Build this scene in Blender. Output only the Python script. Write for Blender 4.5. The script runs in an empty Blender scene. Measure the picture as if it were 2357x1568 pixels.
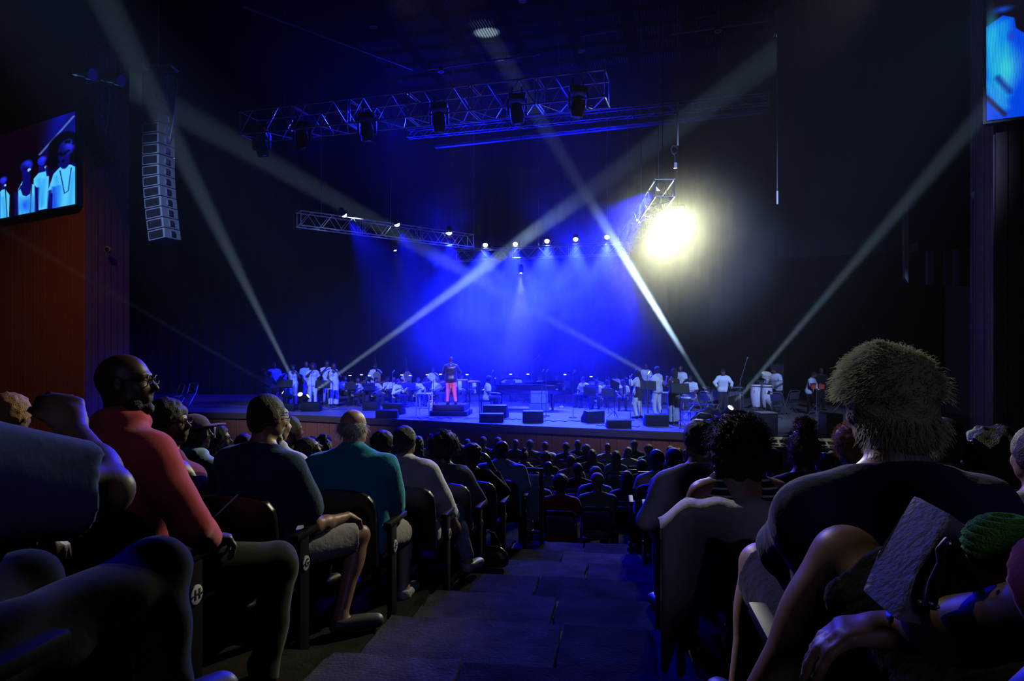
import bpy, bmesh, math, random
import numpy as np
from mathutils import Vector, Matrix, Euler
R = math.radians
SC = bpy.context.scene
COL = SC.collection
F_PX, CX, CY, CZ = 1571.0, 1178.5, 800.0, 3.75      # focal length in px, horizon, eye height over the flat floor

def W(px, py, d):
    """world point seen at pixel (px, py) at distance d along +Y"""
    return Vector(((px - CX) / F_PX * d, d, CZ + (CY - py) / F_PX * d))

def on_z(px, py, z):
    d = F_PX * (CZ - z) / (py - CY)
    return W(px, py, d)

STAGE_Z = 1.35
# ------------------------------------------------------------------ camera
cam = bpy.data.cameras.new('camera'); co = bpy.data.objects.new('camera', cam); COL.objects.link(co)
co.location = (0, 0, CZ); co.rotation_euler = (R(90), 0, 0)
cam.sensor_width = 36.0; cam.lens = 36.0 * F_PX / 2357.0; cam.shift_y = (CY - 784.0) / 2357.0
cam.clip_start = 0.05; cam.clip_end = 300
SC.camera = co
# ------------------------------------------------------------------ view, world, sampling limits
vs = SC.view_settings; vs.view_transform = 'Standard'; vs.look = 'None'; vs.exposure = 0.0; vs.gamma = 1.0; vs.use_curve_mapping = False
cy = SC.cycles
cy.max_bounces = 3; cy.diffuse_bounces = 0; cy.glossy_bounces = 2; cy.transmission_bounces = 3; cy.transparent_max_bounces = 8
cy.volume_bounces = 0; cy.sample_clamp_indirect = 2.0; cy.sample_clamp_direct = 0.0; cy.caustics_reflective = False; cy.caustics_refractive = False
cy.volume_step_rate = 2.0; cy.volume_max_steps = 128; cy.use_adaptive_sampling = True; cy.adaptive_threshold = 0.015
wd = bpy.data.worlds.new('world'); SC.world = wd; wd.use_nodes = True
bg = wd.node_tree.nodes['Background']; bg.inputs[0].default_value = (0.15, 0.2, 0.6, 1); bg.inputs[1].default_value = 0.006

def aim(o, target):
    d = Vector(target) - o.location
    o.rotation_euler = d.to_track_quat('-Z', 'Y').to_euler()

def spot(name, loc, target, power, color, angle, blend=0.3, radius=0.05):
    l = bpy.data.lights.new(name, 'SPOT'); l.energy = power; l.color = color; l.spot_size = R(angle); l.spot_blend = blend; l.shadow_soft_size = radius
    o = bpy.data.objects.new(name, l); COL.objects.link(o); o.location = loc; aim(o, target)
    return o

BLUE = (0.003, 0.006, 1.0); BEAM = (0.44, 0.68, 1.0); HOT = (0.95, 1.0, 0.56)
# white moving-head beams from the two clusters on the stage floor: (source px, passing px, end distance)
BEAMS = [
    ('beam_light', W(690, 906, 26.8), W(240, 0, 15.0), 560000, 3.0),
    ('beam_light', W(712, 910, 26.2), W(1782, 130, 24.0), 680000, 3.4),
    ('beam_light', W(648, 902, 26.8), W(0, 525, 22.0), 100000, 1.6),
    ('beam_light', W(1625, 935, 21.9), W(370, 235, 26.0), 640000, 3.2),
    ('beam_light', W(1650, 938, 21.3), W(1160, 140, 23.6), 520000, 3.2),
    ('beam_light', W(1684, 936, 20.8), W(2270, 250, 14.0), 560000, 2.6),
]
for n, a, b, e, ang in BEAMS:
    s = spot(n, a + (b - a).normalized() * .14, b, e, BEAM, ang, 0.6, 0.06)
# blue wash from the trusses
BLUE_LAMPS = [(795, 497, 23.5), (915, 519, 25.0), (1034, 539, 27.0), (1117, 566, 29.5), (1186, 564, 29.2), (1259, 557, 28.8), (1325, 553, 28.4), (1397, 548, 28.0),
              (1512, 435, 21.5), (1488, 478, 23.0), (1468, 510, 24.5)]
for i, (x, y, d) in enumerate(BLUE_LAMPS):
    p = W(x, y, d)
    if i < 3: t = W(1050, 860, 27); e = 34000
    elif i < 8: t = W(x - 10, 930, 24.5); e = 120000
    else: t = W(1050, 850, 27.0); e = 26000
    spot('blue_wash_light', p + (t - p).normalized() * .2, t, e, BLUE, 62, 0.8, 0.1)
# front light on the performers from the house side, and white key on the conductor
FRONT = (0.28, 0.42, 1.0)
spot('front_light', Vector((-9, 6, 13)), W(800, 890, 28), 21000, FRONT, 26, 0.8, 0.3)
spot('front_light', Vector((8, 5, 13)), W(1420, 890, 26), 16000, FRONT, 34, 0.8, 0.3)
spot('conductor_key_light', Vector((0, 4, 13)), W(1037, 885, 24.2), 15000, (1.0, .78, 1.0), 5.0, 0.6, 0.2)
# blue backlight along the front truss
for x in (700, 900, 1100, 1300): spot('truss_light', W(x, 262 - (x - 1100) * .1, 23.6 - (x - 700) / 600 * 1.6), W(x + 20, 262 - (x - 1100) * .1, 20), 4200, BLUE, 80, 1.0, 0.2)
# added dim violet fill from behind the camera, lifting the audience's backs
spot('added_rear_fill', Vector((1, -9, 9.5)), Vector((0, 7, 1)), 260, (.42, .42, 1.0), 105, 1.0, 1.2)
# dim house light on the left wooden wall
spot('house_wall_light', Vector((-12, 14, 14.5)), Vector((-18.5, 25.5, 2.5)), 900, (1.0, .45, .15), 50, 1.0, 0.3)
spot('front_light', Vector((9, 7, 13)), W(1760, 890, 24.5), 10000, FRONT, 24, 0.8, 0.3)
# added blue spots without fixtures, up into the haze and down on the aisle
for x in (1010, 1330): spot('added_uplight', W(x, 620, 30.5), W(x - 40, 250, 29.5), 15000, BLUE, 95, 1.0, 0.3)
for x in (900, 1250): spot('added_blue_fill', W(x, 285, 19.6), Vector(((x - 1000) * .002 + .3, 7.0, 1.4)), 4200, BLUE, 36, 1.0, 0.2)
# added warm fill spots, unseen above the frame, brightening the two seating blocks
SIDE_FILL = (1.0, .93, .66)
spot('added_side_fill', Vector((9.5, 16, 13.2)), Vector((-2.1, 3.8, 2.6)), 6200, SIDE_FILL, 12, 0.7, 0.15)
spot('added_side_fill', Vector((-3.5, 17, 13.4)), Vector((1.75, 2.0, 3.1)), 4300, SIDE_FILL, 10, 0.7, 0.15)
# two blinding lamps facing the house
for (x, y, d, e) in ((1560, 505, 22.0, 2500), (1525, 545, 23.0, 2500)):
    spot('blinder_light', W(x, y, d - .3), W(1000, 1400, 3.0), e, HOT, 110, 1.0, 0.12)
# ------------------------------------------------------------------ materials
MATS = {}
def mat(name, col, rough=0.7, metal=0.0, bump=0.0, bscale=40.0, var=0.12, vscale=6.0, spec=0.5, emit=None, estr=0.0, sheen=0.0, coat=0.0, stretch=None):
    if name in MATS: return MATS[name]
    m = bpy.data.materials.new(name); m.use_nodes = True; nt = m.node_tree; p = nt.nodes['Principled BSDF']; N, L = nt.nodes.new, nt.links.new
    p.inputs['Roughness'].default_value = rough; p.inputs['Metallic'].default_value = metal; p.inputs['Specular IOR Level'].default_value = spec
    p.inputs['Base Color'].default_value = (*col, 1)
    if sheen: p.inputs['Sheen Weight'].default_value = sheen
    if coat: p.inputs['Coat Weight'].default_value = coat; p.inputs['Coat Roughness'].default_value = 0.1
    tc = N('ShaderNodeTexCoord'); src = tc.outputs['Object']
    if stretch:
        mp = N('ShaderNodeMapping'); mp.inputs['Scale'].default_value = stretch; L(src, mp.inputs['Vector']); src = mp.outputs[0]
    if var:
        n = N('ShaderNodeTexNoise'); n.inputs['Scale'].default_value = vscale; n.inputs['Detail'].default_value = 3; L(src, n.inputs['Vector'])
        mx = N('ShaderNodeMix'); mx.data_type = 'RGBA'
        mx.inputs[6].default_value = (*[max(0, c * (1 - var)) for c in col], 1); mx.inputs[7].default_value = (*[min(1, c * (1 + var)) for c in col], 1)
        L(n.outputs['Fac'], mx.inputs[0]); L(mx.outputs[2], p.inputs['Base Color'])
    if bump:
        n2 = N('ShaderNodeTexNoise'); n2.inputs['Scale'].default_value = bscale; n2.inputs['Detail'].default_value = 4; L(src, n2.inputs['Vector'])
        b = N('ShaderNodeBump'); b.inputs['Strength'].default_value = bump; b.inputs['Distance'].default_value = 0.02; L(n2.outputs['Fac'], b.inputs['Height']); L(b.outputs[0], p.inputs['Normal'])
    if emit: m.cycles.emission_sampling = 'NONE'; p.inputs['Emission Color'].default_value = (*emit, 1); p.inputs['Emission Strength'].default_value = estr
    MATS[name] = m; return m

def skin(t):
    c = {'dark': (.085, .042, .026), 'brown': (.16, .082, .05), 'tan': (.36, .2, .13), 'pale': (.62, .40, .30)}[t]
    return mat('skin_' + t, c, .45, bump=.02, bscale=90, var=.08, spec=.45)
def cloth(name, c, b=.25): return mat('cloth_' + name, c, .9, bump=b, bscale=26, var=.1, spec=.15, sheen=.15)
def strandm(name, c):
    k = 'lock_' + name
    if k in MATS: return MATS[k]
    m = mat('lock_' + name, c, .5, var=.25, vscale=60, spec=.5); nt = m.node_tree; p = nt.nodes['Principled BSDF']; o = nt.nodes['Material Output']; t = nt.nodes.new('ShaderNodeBsdfTranslucent'); t.inputs[0].default_value = (*[min(1, x * 1.5) for x in c], 1); x = nt.nodes.new('ShaderNodeMixShader'); x.inputs[0].default_value = .55
    nt.links.new(p.outputs[0], x.inputs[1]); nt.links.new(t.outputs[0], x.inputs[2]); nt.links.new(x.outputs[0], o.inputs['Surface']); return m
def hairm(name, c): return mat('hair_' + name, c, .55, bump=.6, bscale=160, var=.3, vscale=60, spec=.4)
BLACK = lambda: mat('black_metal', (.012, .012, .014), .38, .3, var=0)
PLAST = lambda: mat('black_plastic', (.010, .010, .012), .55, bump=.05, bscale=200, var=0, spec=.2)
CHROME = lambda: mat('chrome_metal', (.6, .62, .66), .22, 1.0, var=0)
ALU = lambda: mat('truss_aluminium', (.55, .56, .6), .35, .85, var=.08)

# ------------------------------------------------------------------ objects
def tag(o, label=None, cat=None, group=None, kind=None):
    if label: o['label'] = label
    if cat: o['category'] = cat
    if group: o['group'] = group
    if kind: o['kind'] = kind
    return o
def thing(name, label, cat, loc=(0, 0, 0), yaw=0.0, group=None, scale=1.0):
    o = bpy.data.objects.new(name, None); COL.objects.link(o); o.empty_display_size = .1
    o.location = loc; o.rotation_euler = (0, 0, yaw); o.scale = (scale,) * 3
    return tag(o, label, cat, group)
def link(name, me, m=None, parent=None, kind=None):
    o = bpy.data.objects.new(name, me); COL.objects.link(o); o.parent = parent
    if kind: o['kind'] = kind
    if m is not None:
        if not me.materials: me.materials.append(m)
        elif me.materials[0] != m: o.material_slots[0].link = 'OBJECT'; o.material_slots[0].material = m
    return o
def dup(root, loc=None, yaw=None, label=None, group=None, scale=None):
    r = root.copy(); COL.objects.link(r)
    if loc is not None: r.location = loc
    if yaw is not None: r.rotation_euler = (0, 0, yaw)
    if scale is not None: r.scale = (scale,) * 3
    if label: r['label'] = label
    if group: r['group'] = group
    for ch in list(root.children):
        c = ch.copy(); COL.objects.link(c); c.parent = r
        for g in ch.children:
            d = g.copy(); COL.objects.link(d); d.parent = c
    return r

def ortho(d):
    d = Vector(d).normalized(); up = Vector((0, 0, 1)) if abs(d.z) < .95 else Vector((1, 0, 0))
    x = d.cross(up).normalized(); return x, x.cross(d).normalized()
class MB:
    def __init__(s): s.v = []; s.f = []
    def add(s, vs, fs):
        o = len(s.v); s.v += [tuple(v) for v in vs]; s.f += [tuple(i + o for i in f) for f in fs]; return s
    def box(s, c, size, M=None):
        c = Vector(c); h = Vector(size) / 2; vs = []
        for z in (-1, 1):
            for y in (-1, 1):
                for x in (-1, 1):
                    p = Vector((x * h.x, y * h.y, z * h.z)); vs.append(c + (M @ p if M is not None else p))
        return s.add(vs, [(0, 2, 3, 1), (4, 5, 7, 6), (0, 1, 5, 4), (2, 6, 7, 3), (0, 4, 6, 2), (1, 3, 7, 5)])
    def cyl(s, a, b, r, r2=None, n=8, cap=True):
        a, b = Vector(a), Vector(b); r2 = r if r2 is None else r2; x, y = ortho(b - a); vs = []
        for p, q in ((a, r), (b, r2)):
            for i in range(n): t = 2 * math.pi * i / n; vs.append(p + x * (q * math.cos(t)) + y * (q * math.sin(t)))
        fs = [(i, (i + 1) % n, n + (i + 1) % n, n + i) for i in range(n)]
        if cap: fs += [tuple(range(n))[::-1], tuple(range(n, 2 * n))]
        return s.add(vs, fs)
    def tube(s, pts, r, n=6, rs=None):
        pts = [Vector(p) for p in pts]; vs = []; m = len(pts); px = None
        for j, p in enumerate(pts):
            d = (pts[min(j + 1, m - 1)] - pts[max(j - 1, 0)])
            if px is None: x, y = ortho(d)
            else:
                dn = d.normalized(); x = (px - dn * px.dot(dn)).normalized(); y = x.cross(dn)
            px = x; q = rs[j] if rs else r
            for i in range(n): t = 2 * math.pi * i / n; vs.append(p + x * (q * math.cos(t)) + y * (q * math.sin(t)))
        fs = [(j * n + i, j * n + (i + 1) % n, (j + 1) * n + (i + 1) % n, (j + 1) * n + i) for j in range(m - 1) for i in range(n)]
        fs += [tuple(range(n))[::-1], tuple(range((m - 1) * n, m * n))]
        return s.add(vs, fs)
    def lathe(s, o, axis, prof, n=16):
        o = Vector(o); ax = Vector(axis).normalized(); x, y = ortho(ax); vs = []
        for (h, r) in prof:
            for i in range(n): t = 2 * math.pi * i / n; vs.append(o + ax * h + x * (r * math.cos(t)) + y * (r * math.sin(t)))
        m = len(prof); fs = [(j * n + i, j * n + (i + 1) % n, (j + 1) * n + (i + 1) % n, (j + 1) * n + i) for j in range(m - 1) for i in range(n)]
        fs += [tuple(range(n))[::-1], tuple(range((m - 1) * n, m * n))]
        return s.add(vs, fs)
    def prism(s, poly, h, M=None):
        """polygon in xy extruded from z=0 to h, placed by matrix M (4x4)"""
        n = len(poly); vs = [Vector((x, y, 0)) for x, y in poly] + [Vector((x, y, h)) for x, y in poly]
        if M is not None: vs = [M @ v for v in vs]
        return s.add(vs, [tuple(range(n))[::-1], tuple(range(n, 2 * n))] + [(i, (i + 1) % n, n + (i + 1) % n, n + i) for i in range(n)])
    def ball(s, c, r, n=10, sq=(1, 1, 1)):
        c = Vector(c); vs = [c + Vector((0, 0, r * sq[2]))]; k = n // 2
        for j in range(1, k):
            ph = math.pi * j / k
            for i in range(n): t = 2 * math.pi * i / n; vs.append(c + Vector((r * sq[0] * math.sin(ph) * math.cos(t), r * sq[1] * math.sin(ph) * math.sin(t), r * sq[2] * math.cos(ph))))
        vs.append(c - Vector((0, 0, r * sq[2]))); fs = [(0, 1 + i, 1 + (i + 1) % n) for i in range(n)]
        for j in range(k - 2): fs += [(1 + j * n + i, 1 + (j + 1) * n + i, 1 + (j + 1) * n + (i + 1) % n, 1 + j * n + (i + 1) % n) for i in range(n)]
        b = 1 + (k - 2) * n; fs += [(b + i, len(vs) - 1, b + (i + 1) % n) for i in range(n)]
        return s.add(vs, fs)
    def mesh(s, name, smooth=None, bevel=0):
        me = bpy.data.meshes.new(name); me.from_pydata(s.v, [], s.f)
        bm = bmesh.new(); bm.from_mesh(me); bmesh.ops.recalc_face_normals(bm, faces=bm.faces)
        if bevel: bmesh.ops.bevel(bm, geom=list(bm.edges), offset=bevel, segments=2, affect='EDGES', profile=.6, clamp_overlap=True)
        bm.to_mesh(me); bm.free()
        if smooth is not None: me.shade_smooth(); me.set_sharp_from_angle(angle=R(smooth))
        return me
    def build(s, name, m, parent=None, smooth=35, bevel=0, kind=None): return link(name, s.mesh(name, smooth, bevel), m, parent, kind)

# ------------------------------------------------------------------ smooth solids for bodies, hair and clothes
import openvdb
V3 = lambda *a: np.array(a, dtype=np.float32)
class Field:
    def __init__(s, lo, hi, h):
        s.h = h; s.lo = np.array(lo, np.float32) - 2 * h; n = np.ceil((np.array(hi) + 2 * h - s.lo) / h).astype(int) + 1
        s.n = n; s.F = np.full(n, 1.0, np.float32); s.ax = [s.lo[i] + h * np.arange(n[i], dtype=np.float32) for i in range(3)]
    def add(s, pr, k=0.03, off=0.0, warp=None):
        kind, a, b, r1, r2, sq, cuts, neg = pr; pad = k + 3 * s.h + off
        rm = max(r1, r2) + pad if kind == 'c' else None
        if kind == 'c': lo = np.minimum(a, b) - rm; hi = np.maximum(a, b) + rm
        else: rr = float(np.max(r1)) + pad; lo = a - rr; hi = a + rr
        i0 = np.maximum(((lo - s.lo) / s.h).astype(int), 0); i1 = np.minimum(((hi - s.lo) / s.h).astype(int) + 2, s.n)
        if np.any(i1 <= i0): return
        X = s.ax[0][i0[0]:i1[0], None, None]; Y = s.ax[1][None, i0[1]:i1[1], None]; Z = s.ax[2][None, None, i0[2]:i1[2]]
        if kind == 'c':
            q = sq if sq is not None else (1., 1., 1.)
            px, py, pz = (X - a[0]) * q[0], (Y - a[1]) * q[1], (Z - a[2]) * q[2]
            ba = (b - a) * np.array(q, np.float32); l2 = float(ba @ ba) + 1e-9
            t = np.clip((px * ba[0] + py * ba[1] + pz * ba[2]) / l2, 0, 1)
            d = (np.sqrt((px - t * ba[0]) ** 2 + (py - t * ba[1]) ** 2 + (pz - t * ba[2]) ** 2) - (r1 + (r2 - r1) * t)) / (sum(q) / 3)
        else:   # ellipsoid: a centre, b 3x3 rotation (rows = local axes), r1 radii
            dx, dy, dz = X - a[0], Y - a[1], Z - a[2]; k0 = 0; k1 = 0
            for j in range(3):
                u = dx * b[j][0] + dy * b[j][1] + dz * b[j][2]; k0 = k0 + (u / r1[j]) ** 2; k1 = k1 + (u / r1[j] ** 2) ** 2
            k0 = np.sqrt(k0); d = k0 * (k0 - 1) / np.maximum(np.sqrt(k1), 1e-6)
        d = d - off
        for (pt, nn) in cuts: d = np.maximum(d, (X - pt[0]) * nn[0] + (Y - pt[1]) * nn[1] + (Z - pt[2]) * nn[2])
        S = s.F[i0[0]:i1[0], i0[1]:i1[1], i0[2]:i1[2]]
        if neg: a_, b_ = -S, d; hh = np.maximum(k - np.abs(a_ - b_), 0) / max(k, 1e-6); S[...] = -(np.minimum(a_, b_) - hh * hh * k * .25); return
        hh = np.maximum(k - np.abs(S - d), 0) / max(k, 1e-6); S[...] = np.minimum(S, d) - hh * hh * k * .25
    def fold(s, amp, f=16.0, seed=0):
        X = s.ax[0][:, None, None]; Y = s.ax[1][None, :, None]; Z = s.ax[2][None, None, :]; o = seed * 1.7
        w = np.sin(f * .5 * Y + 3.1 * np.sin(6 * Z + o) + o); s.F += amp * np.sin(f * (X * .8 + Z * .75) + 2.2 * w + o) * (.5 + .5 * np.sin(5 * X + 4 * Y - 7 * Z + o)) + amp * .5 * np.sin(f * 1.9 * (Z * .9 - X * .5 + Y * .4) + 1.5 * w)
    def fuzz(s, amp, f=90.0, seed=0):
        X = s.ax[0][:, None, None]; Y = s.ax[1][None, :, None]; Z = s.ax[2][None, None, :]; o = seed
        s.F += amp * (np.sin(f * X + 3 * np.sin(f * .31 * Y + o)) * np.sin(f * Y + 2.5 * np.sin(f * .27 * Z)) * np.sin(f * Z + o) + .6 * np.sin(f * .43 * X + o) * np.sin(f * .47 * Y) * np.sin(f * .41 * Z))
    def cut(s, pt, nn):
        X = s.ax[0][:, None, None]; Y = s.ax[1][None, :, None]; Z = s.ax[2][None, None, :]
        s.F = np.maximum(s.F, (X - pt[0]) * nn[0] + (Y - pt[1]) * nn[1] + (Z - pt[2]) * nn[2]).astype(np.float32)
    def mesh(s, name):
        g = openvdb.FloatGrid(1.0); g.copyFromArray(np.ascontiguousarray(s.F)); P, Q = g.convertToQuads(0.0)
        P = P.astype(np.float32) * s.h + s.lo; me = bpy.data.meshes.new(name)
        if len(Q) == 0: return me
        Q = np.ascontiguousarray(Q[:, ::-1]).astype(np.int32)
        me.vertices.add(len(P)); me.vertices.foreach_set('co', P.ravel()); me.loops.add(Q.size); me.loops.foreach_set('vertex_index', Q.ravel())
        me.polygons.add(len(Q)); me.polygons.foreach_set('loop_start', np.arange(0, Q.size, 4, dtype=np.int32)); me.update(calc_edges=True); me.shade_smooth()
        return me
def cap(a, b, r1, r2=None, sq=None, cuts=(), neg=False): return ('c', np.array(a, np.float32), np.array(b, np.float32), r1, r1 if r2 is None else r2, sq, cuts, neg)
def ell(c, rad, M=None, cuts=(), neg=False): return ('e', np.array(c, np.float32), np.eye(3, dtype=np.float32) if M is None else M, tuple(rad), 0, None, cuts, neg)
# ------------------------------------------------------------------ people
def rotm(yaw=0, pitch=0, roll=0):
    """columns = local axes (right, forward, up); yaw left positive, pitch up positive, roll to the right positive; degrees"""
    return np.array(Euler((R(pitch), R(roll), R(yaw)), 'XYZ').to_matrix(), np.float32) if False else np.array((Matrix.Rotation(R(yaw), 3, 'Z') @ Matrix.Rotation(R(pitch), 3, 'X') @ Matrix.Rotation(R(roll), 3, 'Y')), np.float32)

def pose(stand=False, lean=0, side=0, twist=0, head=(0, 0, 0), arms=None, legs=None, w=1.0, sh=.175, bust=0, belly=0, hip=1.0, slouch=0, hands=(True, True)):
    J = dict(w=w, bust=bust, belly=belly, hipw=hip, stand=stand, sh=sh)
    P = V3(0, 0, .93 if stand else .53); B = rotm(0, -lean, side); T = B @ rotm(twist, 0, 0)
    J['P'] = P; J['B'] = B; J['T'] = T
    J['Wst'] = P + B @ V3(0, -.005, .17); J['C'] = P + B @ V3(0, 0.0 + slouch * .5, .34); J['N'] = P + B @ V3(0, slouch, .50 - abs(slouch) * .3)
    H = rotm(*head); J['H'] = H; J['hc'] = J['N'] + V3(0, .012, .055) + H @ V3(0, .012, .115)
    for i, s in enumerate((-1, 1)):
        S = J['N'] + T @ V3(s * sh, -.01, -.085); J['S', s] = S
        A = arms[i] if arms and arms[i] is not None else ((s * (sh + .05), .02, .62 if stand else .27), (s * (sh + .04), .10, .38) if stand else (s * .13, .30, .14))
        # elbow and wrist given relative to the pelvis in the person's frame (z above the pelvis when stand)
        if stand and (arms is None or arms[i] is None): A = ((s * (sh + .06), -.01, .18), (s * (sh + .07), .06, -.06))
        J['E', s] = P + V3(*A[0]); J['Wr', s] = P + V3(*A[1]); J['Hd', s] = V3(*A[2]) if len(A) > 2 else None; J['curl', s] = A[3] if len(A) > 3 else .5
        J['Hp', s] = P + B @ V3(s * .085 * hip, 0, -.02)
        Lg = legs[i] if legs and legs[i] is not None else (((s * .10, .02, .49), (s * .11, -.01, .09)) if stand else ((s * .13, .44, .53), (s * .14, .40, .09)))
        J['K', s] = V3(*Lg[0]); J['A', s] = V3(*Lg[1]); J['toe', s] = J['A', s] + (V3(*Lg[2]) if len(Lg) > 2 else V3(s * .02, .15, -.05))
    return J

def hand_prims(wr, el, s, d=None, curl=.5, big=1.0):
    """palm, four unequal fingers bent at the knuckles and a thumb off the side of the palm"""
    fd = (wr - el); fd = fd / np.linalg.norm(fd)
    if d is not None: d = np.array(d, np.float32); fd = d / np.linalg.norm(d)
    up = V3(0, 0, 1) if abs(fd[2]) < .85 else V3(0, 1, 0)
    side = np.cross(fd, up); side /= np.linalg.norm(side); pn = np.cross(side, fd)   # pn: back of the hand
    b = big; out = []; palm = wr + fd * .045 * b
    out.append((cap(wr, wr + fd * .03 * b, .026 * b, .027 * b), .02))
    for j, o in enumerate((-.030, -.010, .010, .030)):
        base = wr + fd * (.082 - .006 * abs(j - 1)) * b + side * o * b; out.append((cap(wr + fd * .015 + side * o * .6 * b, base, .017 * b, .0125 * b), .014))
        L = (.036, .044, .046, .040)[j] if s > 0 else (.040, .046, .044, .036)[j]; p = base; ang = .25
        for q in range(3):
            ang += curl * (.75, .9, .6)[q]; dd = fd * math.cos(ang) - pn * math.sin(ang); e = p + dd * L * (1., .68, .5)[q] * b
            out.append((cap(p, e, (.0105, .0095, .0085)[q] * b, (.0095, .0085, .0075)[q] * b), .004)); p = e
    ts = -s; th = wr + fd * .025 * b + side * ts * .024 * b
    t1 = th + (fd * .7 + side * ts * .62 - pn * .3) * .038 * b; t2 = t1 + (fd * .85 + side * ts * .2 - pn * (.2 + curl * .5)) * .03 * b
    out.append((cap(wr + fd * .02, th, .018 * b, .017 * b), .01)); out.append((cap(th, t1, .014 * b, .0115 * b), .008)); out.append((cap(t1, t2, .011 * b, .009 * b), .004))
    return out

def head_prims(J, face=True):
    H = J['H']; c = J['hc']; M = np.ascontiguousarray(H.T); p = lambda *a: c + H @ V3(*a); out = []
    out.append((ell(p(0, -.014, .028), (.076, .096, .090), M), .02))
    out.append((ell(p(0, .022, -.028), (.060, .066, .088), M), .03))
    out.append((cap(p(-.034, .018, -.07), p(.034, .018, -.07), .030), .03))
    out.append((cap(p(0, .05, -.09), p(0, .058, -.094), .02, .018), .02))
    if face:
        for s in (-1, 1):
            out.append((ell(p(s * .029, .096, .010), (.016, .014, .012), M, neg=True), .012))
            out.append((ell(p(s * .036, .062, -.030), (.022, .022, .022), M), .02))
            out.append((cap(p(s * .010, .083, .027), p(s * .042, .070, .026), .008, .006), .012))
            out.append((ell(p(s * .029, .0785, .009), (.0125, .0125, .0115), M), .002))
        out.append((cap(p(0, .080, .018), p(0, .104, -.026), .008, .0125), .012)); out.append((cap(p(-.012, .088, -.032), p(.012, .088, -.032), .0095), .008))
        out.append((cap(p(-.020, .078, -.056), p(.020, .078, -.056), .008), .006)); out.append((cap(p(-.017, .077, -.068), p(.017, .077, -.068), .009), .004))
    for s in (-1, 1):
        out.append((ell(p(s * .077, -.004, -.004), (.011, .020, .031), M), .008)); out.append((ell(p(s * .087, .002, -.002), (.006, .011, .018), M, neg=True), .005))
    out.append((cap(J['N'] + V3(0, -.012, -.03), p(0, -.03, -.05), .058 * J['w'] ** .5, .052), .03))
    return out

def torso_prims(J):
    P, B, T, w = J['P'], J['B'], J['T'], J['w']; N = J['N']; sq = (1, 1.12, 1); h = J['hipw']; sh = J['sh']
    o = [(cap(P + B @ V3(-.07 * h, -.01, -.01), P + B @ V3(.07 * h, -.01, -.01), .120 * (w * .5 + .5) * h, sq=sq), .06),
         (cap(J['Wst'] + B @ V3(-.055 * w, .0, 0), J['Wst'] + B @ V3(.055 * w, .0, 0), .112 * w, sq=sq), .10),
         (cap(J['C'] + T @ V3(-.075, 0, 0), J['C'] + T @ V3(.075, 0, 0), .118 * w, sq=sq), .10),
         (cap(N + T @ V3(-sh * .58, .0, -.135), N + T @ V3(sh * .58, .0, -.135), .085 * (w * .6 + .4), sq=(1, 1.1, 1)), .08)]
    if J['belly']: o.append((ell(J['Wst'] + B @ V3(0, .05, .0), (.13 * w, .09 + J['belly'], .13), None), .08))
    if J['bust']:
        for s in (-1, 1): o.append((ell(J['C'] + T @ V3(s * .07, .09, .03), (.062, .055, .062), None), .05))
    for s in (-1, 1): o.append((cap(N + T @ V3(s * .03, -.012, .012), J['S', s] + V3(0, 0, .008), .042, .050), .045))
    return o
def arm_prims(J, s, up=True, low=True):
    S, E, Wr = J['S', s], J['E', s], J['Wr', s]; w = J['w'] ** .6; o = []
    if up: o += [(cap(S, S + (E - S) * .2, .060 * w, .056 * w), .05), (cap(S, E, .052 * w, .040 * w), .03)]
    if low: o += [(cap(E, E + (Wr - E) * .35, .040 * w, .040 * w), .02), (cap(E + (Wr - E) * .3, Wr, .038 * w, .025), .02)]
    return o
def leg_prims(J, s, up=True, low=True):
    Hp, K, A = J['Hp', s], J['K', s], J['A', s]; w = J['w'] ** .5 * J['hipw'] ** .5; o = []
    if up: o += [(cap(Hp, K, .088 * w, .058 * w), .05)]
    if low:
        bk = np.cross(np.cross(K - Hp, A - K), A - K); n = np.linalg.norm(bk); bk = bk / n if n > 1e-5 else V3(0, -1, 0)
        o += [(cap(K, A, .054 * w, .036), .03), (ell(K + (A - K) * .3 - bk * .012, (.048, .048, .10), np.ascontiguousarray(np.array(Vector(tuple(A - K)).to_track_quat('Z', 'Y').to_matrix(), np.float32).T)), .04)]
    return o
def foot_prims(J, s):
    A, t = J['A', s], J['toe', s]; return [(cap(A + V3(0, -.02, -.03), t, .040, .032, sq=(1, 1, 1.25)), .02), (cap(A, A + V3(0, -.025, -.04), .036, .036), .02)]

def bounds(prs, pad):
    lo = np.full(3, 9.); hi = np.full(3, -9.)
    for pr, _ in prs:
        if pr[7]: continue
        if pr[0] == 'c': r = max(pr[3], pr[4]); lo = np.minimum(lo, np.minimum(pr[1], pr[2]) - r); hi = np.maximum(hi, np.maximum(pr[1], pr[2]) + r)
        else: r = max(pr[3]); lo = np.minimum(lo, pr[1] - r); hi = np.maximum(hi, pr[1] + r)
    return lo - pad, hi + pad
def solid(name, prs, h, off=0.0, fold=0, fuzz=0, ff=16., fz=90., cuts=(), seed=0, kmul=1.0):
    F = Field(*bounds(prs, off + .02 + fold + fuzz), h)
    for pr, k in prs: F.add(pr, k * kmul, off if not pr[7] else 0.0)
    if fold: F.fold(fold, ff, seed)
    if fuzz: F.fuzz(fuzz, fz, seed)
    for c in cuts: F.cut(*c)
    return F.mesh(name)

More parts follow.
